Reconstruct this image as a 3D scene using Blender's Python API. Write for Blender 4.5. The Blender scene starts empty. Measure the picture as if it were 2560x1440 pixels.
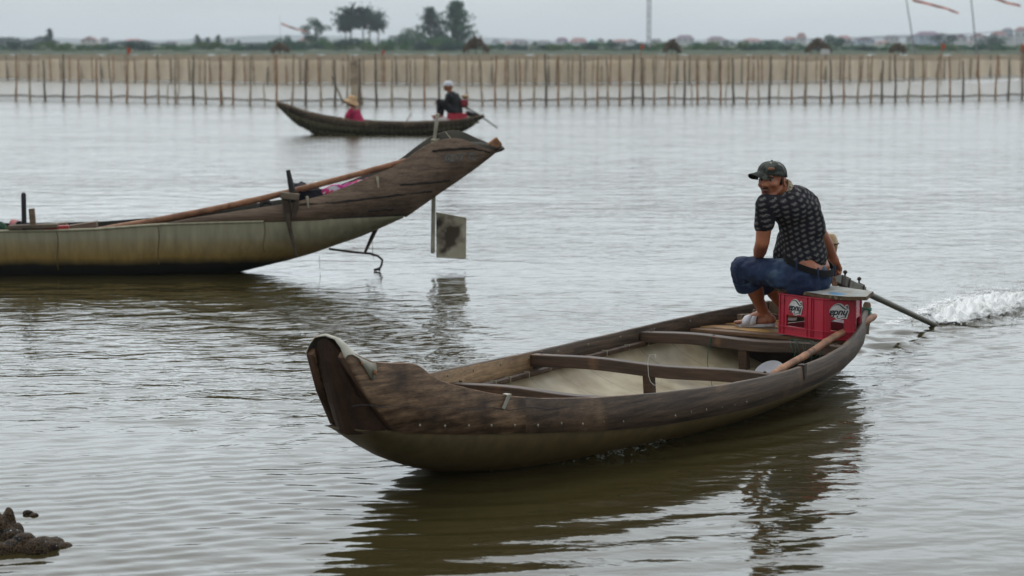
import bpy, bmesh, math, random
import numpy as np
from mathutils import Vector, Matrix, noise as mnoise
random.seed(7); rng=np.random.default_rng(7)
S=bpy.context.scene; C=S.collection
# ------------------------------------------------------------------ camera
F=5400.0; YH=105.0; H=1.95            # focal length in pixels of a 2560 px wide frame, horizon row, eye height
PITCH=math.atan((720-YH)/F); cp,sp=math.cos(PITCH),math.sin(PITCH)
cam=bpy.data.cameras.new('camera'); camo=bpy.data.objects.new('camera',cam); C.objects.link(camo)
camo.location=(0,0,H); camo.rotation_euler=(math.pi/2-PITCH,0,0)
cam.sensor_width=36; cam.lens=36*F/2560; cam.clip_start=.1; cam.clip_end=12000
cam.dof.use_dof=True; cam.dof.focus_distance=11.3; cam.dof.aperture_fstop=3.8
S.camera=camo
# ------------------------------------------------------------------ world + sun (bright overcast)
W=bpy.data.worlds.new('World'); S.world=W; W.use_nodes=True
nt=W.node_tree; nt.nodes.clear(); L=nt.links
out=nt.nodes.new('ShaderNodeOutputWorld')
SUN_EL=math.radians(58); SUN_ROT=math.radians(-25)
sky=nt.nodes.new('ShaderNodeTexSky'); sky.sky_type='NISHITA'; sky.sun_disc=False
sky.sun_elevation=SUN_EL; sky.sun_rotation=SUN_ROT; sky.dust_density=4; sky.air_density=1.2
bgs=nt.nodes.new('ShaderNodeBackground'); bgs.inputs['Strength'].default_value=.05; L.new(sky.outputs[0],bgs.inputs[0])
tc=nt.nodes.new('ShaderNodeTexCoord'); sx=nt.nodes.new('ShaderNodeSeparateXYZ'); L.new(tc.outputs['Generated'],sx.inputs[0])
rp=nt.nodes.new('ShaderNodeValToRGB'); L.new(sx.outputs['Z'],rp.inputs[0])
e=rp.color_ramp.elements; e[0].position=0; e[0].color=(.55,.60,.605,1); e[1].position=1; e[1].color=(1.18,1.22,1.26,1)
k=e.new(.024); k.color=(.62,.68,.685,1)
k=e.new(.055); k.color=(.98,1.07,1.13,1)
k=e.new(.15); k.color=(1.46,1.60,1.69,1)
k=e.new(.40); k.color=(1.42,1.50,1.54,1)
mp=nt.nodes.new('ShaderNodeMapping'); mp.inputs['Scale'].default_value=(1.6,1.6,5); L.new(tc.outputs['Generated'],mp.inputs[0])
nz=nt.nodes.new('ShaderNodeTexNoise'); nz.inputs['Scale'].default_value=3.4; nz.inputs['Detail'].default_value=4; L.new(mp.outputs[0],nz.inputs[0])
mr=nt.nodes.new('ShaderNodeMapRange'); mr.inputs['From Min'].default_value=.3; mr.inputs['From Max'].default_value=.7
mr.inputs['To Min'].default_value=.88; mr.inputs['To Max'].default_value=1.10; L.new(nz.outputs[0],mr.inputs[0])
vm=nt.nodes.new('ShaderNodeVectorMath'); vm.operation='SCALE'; L.new(rp.outputs[0],vm.inputs[0]); L.new(mr.outputs[0],vm.inputs['Scale'])
# the overcast is thinner and brighter ahead, where the sun stands, than behind the viewer
yr_=nt.nodes.new('ShaderNodeMapRange'); L.new(sx.outputs['Y'],yr_.inputs[0]); yr_.inputs['From Min'].default_value=-.9; yr_.inputs['From Max'].default_value=.75; yr_.inputs['To Min'].default_value=.50; yr_.inputs['To Max'].default_value=1.0
vy=nt.nodes.new('ShaderNodeVectorMath'); vy.operation='SCALE'; L.new(vm.outputs[0],vy.inputs[0]); L.new(yr_.outputs[0],vy.inputs['Scale'])
bgo=nt.nodes.new('ShaderNodeBackground'); L.new(vy.outputs[0],bgo.inputs[0])
mxw=nt.nodes.new('ShaderNodeMixShader'); mxw.inputs[0].default_value=.93; L.new(bgs.outputs[0],mxw.inputs[1]); L.new(bgo.outputs[0],mxw.inputs[2])
L.new(mxw.outputs[0],out.inputs[0])
sl=bpy.data.lights.new('sun','SUN'); sl.energy=.85; sl.angle=math.radians(22); sl.color=(1,.96,.9)
so=bpy.data.objects.new('sun',sl); C.objects.link(so)
so.rotation_euler=(math.pi/2-SUN_EL,0,math.pi+math.radians(25))
S.view_settings.view_transform='Standard'; S.view_settings.look='None'; S.view_settings.exposure=.14; S.view_settings.gamma=1
S.view_settings.use_curve_mapping=False

# ------------------------------------------------------------------ measuring helpers (a picture ray met with a height or a distance)
def ray(u,v):
    x=(u-1280)/F; y=-(v-720)/F
    return Vector((x, cp+y*sp, -sp+y*cp))
def atz(u,v,z=0.):
    d=ray(u,v); return Vector((0,0,H))+d*((z-H)/d.z)
def aty(u,v,y):
    d=ray(u,v); return Vector((0,0,H))+d*(y/d.y)

# ------------------------------------------------------------------ materials
MATS={}
def nodes(m): m.use_nodes=True; return m.node_tree, m.node_tree.nodes, m.node_tree.links
def mat(name,c1,c2=None,scale=8,rough=.7,stretch=(1,1,1),bump=.0,bdist=.01,spec=.4,metal=0,detail=6,lo=.35,hi=.65,c3=None,s3=2.5,lo3=.5,hi3=.62,bscale=None,rot=None):
    if name in MATS: return MATS[name]
    K=(.92,.79,.64) if ('wood' in name or 'deck' in name) else (.76,.76,.76); c1=tuple(x*k_ for x,k_ in zip(c1,K)); c2=tuple(x*k_ for x,k_ in zip(c2,K)) if c2 else None; c3=tuple(x*k_ for x,k_ in zip(c3,K)) if c3 else None
    m=bpy.data.materials.new(name); t,n,l=nodes(m); b=n['Principled BSDF']
    b.inputs['Roughness'].default_value=rough; b.inputs['Metallic'].default_value=metal
    b.inputs['Specular IOR Level'].default_value=spec
    tc=n.new('ShaderNodeTexCoord'); mp=n.new('ShaderNodeMapping'); mp.inputs['Scale'].default_value=stretch
    l.new(tc.outputs['Object'],mp.inputs[0])
    if c2 is None: c2=tuple(x*.8 for x in c1)
    nz=n.new('ShaderNodeTexNoise'); nz.inputs['Scale'].default_value=scale; nz.inputs['Detail'].default_value=detail; nz.inputs['Roughness'].default_value=.6
    l.new(mp.outputs[0],nz.inputs[0])
    r=n.new('ShaderNodeMapRange'); r.inputs['From Min'].default_value=lo; r.inputs['From Max'].default_value=hi; l.new(nz.outputs[0],r.inputs[0])
    mx=n.new('ShaderNodeMix'); mx.data_type='RGBA'; mx.inputs['A'].default_value=(*c1,1); mx.inputs['B'].default_value=(*c2,1); l.new(r.outputs[0],mx.inputs['Factor'])
    last=mx.outputs['Result']
    if c3 is not None:
        n3=n.new('ShaderNodeTexNoise'); n3.inputs['Scale'].default_value=s3; n3.inputs['Detail'].default_value=5; l.new(tc.outputs['Object'],n3.inputs[0])
        r3=n.new('ShaderNodeMapRange'); r3.inputs['From Min'].default_value=lo3; r3.inputs['From Max'].default_value=hi3; l.new(n3.outputs[0],r3.inputs[0])
        m3=n.new('ShaderNodeMix'); m3.data_type='RGBA'; l.new(last,m3.inputs['A']); m3.inputs['B'].default_value=(*c3,1); l.new(r3.outputs[0],m3.inputs['Factor']); last=m3.outputs['Result']
    if 'wood' in name or 'deck' in name:
        mg=n.new('ShaderNodeMapping'); mg.inputs['Scale'].default_value=tuple(q_*(1.2 if q_<2 else 7) for q_ in stretch); l.new(tc.outputs['Object'],mg.inputs[0])
        ng=n.new('ShaderNodeTexNoise'); ng.inputs['Scale'].default_value=scale; ng.inputs['Detail'].default_value=10; ng.inputs['Roughness'].default_value=.75; l.new(mg.outputs[0],ng.inputs[0])
        rg=n.new('ShaderNodeMapRange'); l.new(ng.outputs[0],rg.inputs[0]); rg.inputs['From Min'].default_value=.34; rg.inputs['From Max'].default_value=.62; rg.inputs['To Min'].default_value=.45; rg.inputs['To Max'].default_value=1.2
        vg=n.new('ShaderNodeVectorMath'); vg.operation='SCALE'; l.new(last,vg.inputs[0]); l.new(rg.outputs[0],vg.inputs['Scale']); last=vg.outputs[0]
    l.new(last,b.inputs['Base Color'])
    if bump:
        src=nz.outputs[0]
        if bscale:
            nb=n.new('ShaderNodeTexNoise'); nb.inputs['Scale'].default_value=bscale; nb.inputs['Detail'].default_value=4; l.new(mp.outputs[0],nb.inputs[0]); src=nb.outputs[0]
        bm=n.new('ShaderNodeBump'); bm.inputs['Strength'].default_value=bump; bm.inputs['Distance'].default_value=bdist
        l.new(src,bm.inputs['Height']); l.new(bm.outputs[0],b.inputs['Normal'])
    MATS[name]=m; return m

def M(name): return MATS[name]
# woods: grain runs along local X
mat('board_wood',(.034,.024,.018),(.130,.098,.078),lo=.36,hi=.68,scale=4,stretch=(.35,5,12),rough=.62,bump=.5,bdist=.006,c3=(.21,.155,.11),s3=2.6,lo3=.58,hi3=.70)
mat('bow_wood',(.052,.031,.019),(.25,.18,.125),lo=.36,hi=.66,scale=4,stretch=(.45,5,12),rough=.65,bump=.6,bdist=.006,c3=(.038,.026,.020),s3=3.4,lo3=.50,hi3=.62)
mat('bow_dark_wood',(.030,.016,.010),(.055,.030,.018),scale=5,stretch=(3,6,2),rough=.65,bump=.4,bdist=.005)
mat('bow_edge',(.13,.070,.038),(.065,.034,.020),scale=6,rough=.65,bump=.4,bdist=.004)
mat('worn_edge_wood',(.13,.075,.045),(.24,.17,.12),scale=5,stretch=(1,6,6),rough=.7,bump=.4,bdist=.004)
mat('inner_board_wood',(.20,.145,.095),(.34,.26,.17),scale=3,stretch=(1,8,12),rough=.7,bump=.5,bdist=.006,c3=(.13,.085,.055),s3=2.5,lo3=.54,hi3=.66)
mat('thwart_wood',(.035,.021,.015),(.085,.055,.040),scale=4,stretch=(6,1,10),rough=.55,bump=.5,bdist=.005,c3=(.17,.10,.055),s3=5,lo3=.6,hi3=.72)
mat('deck_brown',(.10,.055,.03),(.17,.11,.07),scale=4,stretch=(6,1,6),rough=.65,bump=.4,bdist=.004,c3=(.045,.03,.022),s3=3,lo3=.55,hi3=.7)
mat('deck_yellow',(.42,.27,.085),(.28,.18,.075),scale=4,stretch=(6,1,6),rough=.6,bump=.3,bdist=.004,c3=(.10,.065,.04),s3=4,lo3=.55,hi3=.68)
mat('pole_wood',(.34,.19,.12),(.20,.10,.06),scale=6,stretch=(1,1,1),rough=.65,bump=.5,bdist=.004,c3=(.10,.05,.03),s3=9,lo3=.62,hi3=.72)
mat('stud',(.32,.30,.24),(.2,.17,.12),scale=30,rough=.4,metal=.6)
mat('tin_cap',(.50,.49,.42),(.33,.32,.25),scale=9,rough=.42,metal=.35,c3=(.25,.13,.05),s3=14,lo3=.62,hi3=.7,bump=.3,bdist=.004)
mat('red_plastic',(.56,.020,.052),(.46,.016,.040),scale=7,rough=.38,spec=.5,c3=(.22,.02,.02),s3=20,lo3=.6,hi3=.75)
mat('white_paint',(.78,.78,.76),(.62,.62,.60),scale=30,rough=.5)
mat('ink_shade_black',(.012,.012,.02),(.02,.02,.03),scale=10,rough=.5)
mat('lid_edge',(.16,.10,.05),(.06,.04,.025),scale=16,stretch=(1,1,3),rough=.8,bump=.6,bdist=.005,c3=(.30,.22,.12),s3=18,lo3=.58,hi3=.66)
mat('lid_top',(.42,.44,.42),(.27,.26,.22),scale=12,rough=.7,bump=.3,bdist=.003,c3=(.04,.22,.42),s3=4,lo3=.60,hi3=.64)
mat('skin',(.42,.150,.070),(.28,.095,.045),scale=9,rough=.48,spec=.45,bump=.15,bdist=.004,bscale=60)
mat('skin_pale',(.42,.24,.16),(.36,.19,.12),scale=9,rough=.5)
mat('hair',(.012,.009,.008),(.025,.018,.015),scale=60,rough=.6)
mat('lip',(.16,.045,.035),(.12,.035,.03),scale=20,rough=.45)
mat('eye_dark',(.01,.008,.008),rough=.2)
mat('eye_white',(.45,.40,.36),rough=.3)
mat('denim',(.007,.017,.058),(.030,.068,.150),scale=5,rough=.85,bump=.5,bdist=.006,bscale=14,lo=.42,hi=.75,c3=(.10,.16,.22),s3=9,lo3=.62,hi3=.78)
mat('leather_belt',(.006,.006,.007),(.010,.009,.009),scale=20,rough=.8,spec=.2)
mat('cap_camo',(.020,.024,.021),(.075,.085,.070),scale=15,rough=.85,lo=.48,hi=.53,c3=(.30,.31,.28),s3=17,lo3=.57,hi3=.60)
mat('cap_under',(.006,.006,.007),rough=.9)
mat('cap_patch',(.36,.16,.08),(.25,.12,.07),scale=20,rough=.8)
mat('collar_cloth',(.50,.42,.30),(.10,.08,.06),scale=90,rough=.85,lo=.5,hi=.56)
mat('sandal',(.66,.66,.70),(.48,.47,.50),scale=35,rough=.55)
mat('steel_grey',(.13,.13,.11),(.20,.19,.155),scale=6,rough=.5,metal=.35,bump=.3,bdist=.003,c3=(.11,.06,.03),s3=8,lo3=.58,hi3=.68)
mat('dark_iron',(.035,.028,.024),(.07,.05,.04),scale=20,rough=.6,metal=.3)
mat('mount_wood',(.30,.20,.145),(.18,.12,.09),scale=10,rough=.75,bump=.4,bdist=.003)
mat('grey_wood',(.20,.165,.13),(.12,.095,.07),scale=7,stretch=(1,5,8),rough=.8,bump=.4,bdist=.004)
mat('cream_tank',(.46,.33,.16),(.36,.22,.09),scale=9,rough=.45,c3=(.22,.10,.04),s3=12,lo3=.58,hi3=.7)
mat('engine_red',(.30,.02,.03),rough=.45)
mat('green_cord',(.015,.06,.04),(.03,.10,.07),scale=40,rough=.7)
mat('teal_cord',(.02,.22,.14),rough=.7)
mat('white_cord',(.6,.6,.56),rough=.7)
mat('olive_cloth',(.06,.05,.022),(.09,.075,.035),scale=8,rough=.9,bump=.5,bdist=.01)
mat('plastic_white',(.72,.73,.78),(.62,.63,.68),scale=5,rough=.35)
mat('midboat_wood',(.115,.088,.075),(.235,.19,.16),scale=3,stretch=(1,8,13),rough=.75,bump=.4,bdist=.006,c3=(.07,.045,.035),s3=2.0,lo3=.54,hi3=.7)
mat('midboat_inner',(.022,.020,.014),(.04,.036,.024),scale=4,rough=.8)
mat('seam_shade_dark',(.020,.014,.011),(.035,.024,.018),scale=5,rough=.8)
mat('raw_end_wood',(.36,.22,.14),(.24,.13,.08),scale=9,rough=.8)
mat('rudder_blade',(.56,.51,.38),(.42,.38,.28),scale=5,rough=.7,c3=(.07,.05,.03),s3=4.5,lo3=.46,hi3=.60)
mat('rudder_post',(.52,.49,.39),(.26,.24,.19),scale=6,rough=.75)
mat('rope_pale',(.50,.46,.34),(.34,.30,.2),scale=25,rough=.9)
mat('rope_dark',(.05,.036,.026),(.10,.075,.05),scale=20,rough=.9)
mat('cloth_green',(.008,.045,.028),(.02,.08,.04),scale=12,rough=.9,c3=(.16,.20,.02),s3=14,lo3=.62,hi3=.66)
mat('cloth_navy',(.008,.009,.018),rough=.9)
mat('cloth_pink',(.60,.035,.12),(.50,.05,.28),scale=14,rough=.9,lo=.45,hi=.55,c3=(.62,.58,.66),s3=11,lo3=.52,hi3=.56)
mat('red_paint',(.42,.03,.025),(.30,.02,.02),scale=8,rough=.5)
mat('black_post',(.012,.010,.013),(.02,.018,.018),scale=10,rough=.6)
mat('tyre_rubber',(.03,.028,.028),(.06,.05,.045),scale=10,rough=.8)
mat('farboat_wood',(.060,.052,.036),(.10,.085,.062),scale=3,stretch=(1,5,8),rough=.8,c3=(.035,.028,.02),s3=1.5,lo3=.5,hi3=.65)
mat('farboat_hull',(.075,.068,.03),(.05,.045,.022),scale=2.5,rough=.8)
mat('magenta_cloth',(.46,.020,.095),(.40,.015,.08),scale=12,rough=.85)
mat('straw_hat',(.62,.42,.24),(.54,.34,.18),scale=20,rough=.85)
mat('black_cloth',(.010,.010,.013),(.016,.016,.02),scale=10,rough=.85)
mat('white_cap',(.75,.76,.80),(.65,.66,.72),scale=10,rough=.7)
mat('sack_white',(.62,.60,.58),(.5,.42,.42),scale=8,rough=.8)
mat('stake_dark',(.16,.125,.095),(.22,.175,.135),scale=3,rough=.85)
mat('stake_orange',(.58,.34,.19),(.19,.12,.075),scale=3,rough=.85)
mat('stake_pale',(.60,.48,.34),(.22,.17,.12),scale=3,rough=.85)
mat('thatch',(.11,.085,.062),(.20,.155,.11),scale=6,rough=.95)
mat('flag_orange',(.75,.13,.06),rough=.8)
mat('ribbon_red',(.80,.25,.17),rough=.8)
mat('ribbon_pink',(.80,.50,.46),rough=.8)
mat('mast_grey',(.30,.30,.34),rough=.6)
mat('land',(.035,.065,.025),(.05,.07,.035),scale=.05,rough=.95)
for i,cc in enumerate([(.022,.115,.055),(.040,.155,.052),(.024,.078,.062),(.075,.165,.045)]):
    mat('leaf%d'%i,cc,tuple(x*.55 for x in cc),scale=.5,rough=.85,spec=.2)
mat('bark',(.07,.055,.045),rough=.9)
for nm,cc in dict(wall_white=(.52,.52,.52),wall_cream=(.50,.44,.33),wall_blue=(.30,.38,.48),wall_mint=(.18,.46,.38),roof_red=(.34,.15,.14),roof_pink=(.46,.22,.22),roof_grey=(.20,.20,.22),roof_purple=(.19,.11,.17),roof_mint=(.15,.48,.38)).items():
    mat(nm,cc,tuple(x*.85 for x in cc),scale=.4,rough=.8)
mat('window_dark',(.05,.06,.08),rough=.3)

def metal_hull():
    # riveted sheet metal hull: olive grey paint, brown slime low down, black weed at the waterline
    def build(name,top,low,weed,zw,zl,zt,rough=.45,vary=.25):
        m=bpy.data.materials.new(name); t,n,l=nodes(m); b=n['Principled BSDF']; b.inputs['Roughness'].default_value=rough; b.inputs['Metallic'].default_value=.15
        tc=n.new('ShaderNodeTexCoord'); s=n.new('ShaderNodeSeparateXYZ'); l.new(tc.outputs['Object'],s.inputs[0])
        nz=n.new('ShaderNodeTexNoise'); nz.inputs['Scale'].default_value=4; nz.inputs['Detail'].default_value=8; l.new(tc.outputs['Object'],nz.inputs[0])
        mp=n.new('ShaderNodeMapping'); mp.inputs['Scale'].default_value=(9,9,1.2); l.new(tc.outputs['Object'],mp.inputs[0])
        ns=n.new('ShaderNodeTexNoise'); ns.inputs['Scale'].default_value=2; ns.inputs['Detail'].default_value=6; l.new(mp.outputs[0],ns.inputs[0])
        ad=n.new('ShaderNodeMath'); ad.operation='MULTIPLY_ADD'; l.new(nz.outputs[0],ad.inputs[0]); ad.inputs[1].default_value=vary*(zt-zw); 
        l.new(s.outputs['Z'],ad.inputs[2])
        mr=n.new('ShaderNodeMapRange'); l.new(ad.outputs[0],mr.inputs[0]); mr.inputs['From Min'].default_value=zw; mr.inputs['From Max'].default_value=zt
        r=n.new('ShaderNodeValToRGB'); l.new(mr.outputs[0],r.inputs[0]); e=r.color_ramp.elements
        e[0].position=0; e[0].color=(*weed,1); e[1].position=1; e[1].color=(*top,1)
        pl=(zl-zw)/(zt-zw); k=e.new(max(.02,pl*.55)); k.color=(*weed,1); k=e.new(pl); k.color=(*low,1); k=e.new(min(.98,pl+.35)); k.color=tuple((a+c)/2 for a,c in zip(low,top))+(1,)
        mx=n.new('ShaderNodeMix'); mx.data_type='RGBA'; mx.blend_type='MULTIPLY'; mx.inputs['Factor'].default_value=.5
        rr=n.new('ShaderNodeMapRange'); l.new(ns.outputs[0],rr.inputs[0]); rr.inputs['From Min'].default_value=.3; rr.inputs['From Max'].default_value=.7; rr.inputs['To Min'].default_value=.55; rr.inputs['To Max'].default_value=1.3
        l.new(r.outputs[0],mx.inputs['A']); l.new(rr.outputs[0],mx.inputs['B']); l.new(mx.outputs['Result'],b.inputs['Base Color'])
        bm=n.new('ShaderNodeBump'); bm.inputs['Strength'].default_value=.35; bm.inputs['Distance'].default_value=.012; l.new(nz.outputs[0],bm.inputs['Height']); l.new(bm.outputs[0],b.inputs['Normal'])
        MATS[name]=m
    build('near_hull',(.150,.115,.055),(.155,.100,.030),(.036,.027,.011),-.06,.05,.26)
    build('mid_hull',(.29,.27,.18),(.28,.185,.055),(.009,.010,.007),.04,.19,.36,rough=.6,vary=.20)
metal_hull()
def inner_skin():
    # bare pale metal inside with frame seams across the boat
    m=bpy.data.materials.new('inner_metal'); t,n,l=nodes(m); b=n['Principled BSDF']; b.inputs['Roughness'].default_value=.45
    tc=n.new('ShaderNodeTexCoord'); s=n.new('ShaderNodeSeparateXYZ'); l.new(tc.outputs['Object'],s.inputs[0])
    nz=n.new('ShaderNodeTexNoise'); nz.inputs['Scale'].default_value=5; nz.inputs['Detail'].default_value=9; l.new(tc.outputs['Object'],nz.inputs[0])
    r=n.new('ShaderNodeMapRange'); l.new(nz.outputs[0],r.inputs[0]); r.inputs['From Min'].default_value=.35; r.inputs['From Max'].default_value=.7
    mx=n.new('ShaderNodeMix'); mx.data_type='RGBA'; mx.inputs['A'].default_value=(.38,.33,.225,1); mx.inputs['B'].default_value=(.19,.145,.08,1); l.new(r.outputs[0],mx.inputs['Factor'])
    # seam lines every 0.27 m, bowed
    a=n.new('ShaderNodeMath'); a.operation='MULTIPLY_ADD'; l.new(s.outputs['Z'],a.inputs[0]); a.inputs[1].default_value=.35; l.new(s.outputs['X'],a.inputs[2])
    d=n.new('ShaderNodeMath'); d.operation='PINGPONG'; l.new(a.outputs[0],d.inputs[0]); d.inputs[1].default_value=.14
    g=n.new('ShaderNodeMapRange'); l.new(d.outputs[0],g.inputs[0]); g.inputs['From Min'].default_value=.0; g.inputs['From Max'].default_value=.005; g.inputs['To Min'].default_value=.75; g.inputs['To Max'].default_value=0
    m2=n.new('ShaderNodeMix'); m2.data_type='RGBA'; l.new(g.outputs[0],m2.inputs['Factor']); l.new(mx.outputs['Result'],m2.inputs['A']); m2.inputs['B'].default_value=(.08,.06,.035,1)
    l.new(m2.outputs['Result'],b.inputs['Base Color'])
    bm=n.new('ShaderNodeBump'); bm.inputs['Strength'].default_value=.3; bm.inputs['Distance'].default_value=.01; l.new(nz.outputs[0],bm.inputs['Height']); l.new(bm.outputs[0],b.inputs['Normal'])
    MATS['inner_metal']=m
inner_skin()
def shirt_mat():
    m=bpy.data.materials.new('shirt_print'); t,n,l=nodes(m); b=n['Principled BSDF']; b.inputs['Roughness'].default_value=.9; b.inputs['Specular IOR Level'].default_value=.2
    tc=n.new('ShaderNodeTexCoord')
    def mth(op,a,b_=None,c=None):
        q=n.new('ShaderNodeMath'); q.operation=op
        for i,x in enumerate((a,b_,c)):
            if x is None: continue
            if isinstance(x,(int,float)): q.inputs[i].default_value=x
            else: l.new(x,q.inputs[i])
        return q.outputs[0]
    dt=n.new('ShaderNodeVectorMath'); dt.operation='DOT_PRODUCT'; l.new(tc.outputs['Object'],dt.inputs[0]); dt.inputs[1].default_value=(.75,.66,0)
    s=n.new('ShaderNodeSeparateXYZ'); l.new(tc.outputs['Object'],s.inputs[0])
    wob=n.new('ShaderNodeTexNoise'); wob.inputs['Scale'].default_value=3.5; l.new(tc.outputs['Object'],wob.inputs[0])
    da=n.new('ShaderNodeVectorMath'); da.operation='DOT_PRODUCT'; l.new(tc.outputs['Object'],da.inputs[0]); da.inputs[1].default_value=(-.530,-.848,0)
    db=n.new('ShaderNodeVectorMath'); db.operation='DOT_PRODUCT'; l.new(tc.outputs['Object'],db.inputs[0]); db.inputs[1].default_value=(.848,-.530,0)
    lean=mth('ADD',db.outputs['Value'],mth('MULTIPLY',mth('SUBTRACT',s.outputs['Z'],.60),.22))
    U=mth('DIVIDE',mth('ADD',mth('MULTIPLY',mth('ARCTAN2',da.outputs['Value'],mth('ADD',lean,.05)),.165),mth('MULTIPLY',wob.outputs[0],.06)),.041)
    Vv=mth('DIVIDE',mth('ADD',mth('ADD',s.outputs['Z'],mth('MULTIPLY',da.outputs['Value'],.14)),mth('MULTIPLY',wob.outputs[0],.05)),.031)
    col=mth('FLOOR',U); off=mth('MULTIPLY',mth('MODULO',mth('ABSOLUTE',col),2),.5)
    fu=mth('SUBTRACT',mth('FRACT',U),.5); fv=mth('SUBTRACT',mth('FRACT',mth('ADD',Vv,off)),.5)
    def seg(x0,y0,x1,y1):
        dx,dy=x1-x0,y1-y0; L2=dx*dx+dy*dy
        px=mth('SUBTRACT',fu,x0); py=mth('SUBTRACT',fv,y0)
        h=mth('ADD',mth('MULTIPLY',px,dx/L2),mth('MULTIPLY',py,dy/L2)); h=mth('MINIMUM',mth('MAXIMUM',h,0),1)
        ex=mth('SUBTRACT',px,mth('MULTIPLY',h,dx)); ey=mth('SUBTRACT',py,mth('MULTIPLY',h,dy))
        return mth('SQRT',mth('ADD',mth('MULTIPLY',ex,ex),mth('MULTIPLY',ey,ey)))
    segs=[(-.34,-.06,-.10,.27),(-.18,-.22,.10,.20),(.0,-.27,.28,.14),(-.34,.16,.02,.0),(.02,.0,.36,-.10),(-.24,.28,.16,-.26)]
    dmin=None
    for q in segs:
        v=seg(*q); dmin=v if dmin is None else mth('MINIMUM',dmin,v)
    g=n.new('ShaderNodeMapRange'); l.new(dmin,g.inputs[0]); g.inputs['From Min'].default_value=.012; g.inputs['From Max'].default_value=.042; g.inputs['To Min'].default_value=1; g.inputs['To Max'].default_value=0
    mx=n.new('ShaderNodeMix'); mx.data_type='RGBA'; l.new(g.outputs[0],mx.inputs['Factor']); mx.inputs['A'].default_value=(.011,.010,.015,1); mx.inputs['B'].default_value=(.165,.165,.15,1)
    l.new(mx.outputs['Result'],b.inputs['Base Color'])
    nz=n.new('ShaderNodeTexNoise'); nz.inputs['Scale'].default_value=11; nz.inputs['Detail'].default_value=3; l.new(tc.outputs['Object'],nz.inputs[0])
    bm=n.new('ShaderNodeBump'); bm.inputs['Strength'].default_value=.6; bm.inputs['Distance'].default_value=.02; l.new(nz.outputs[0],bm.inputs['Height']); l.new(bm.outputs[0],b.inputs['Normal'])
    MATS['shirt_print']=m
shirt_mat()

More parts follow.
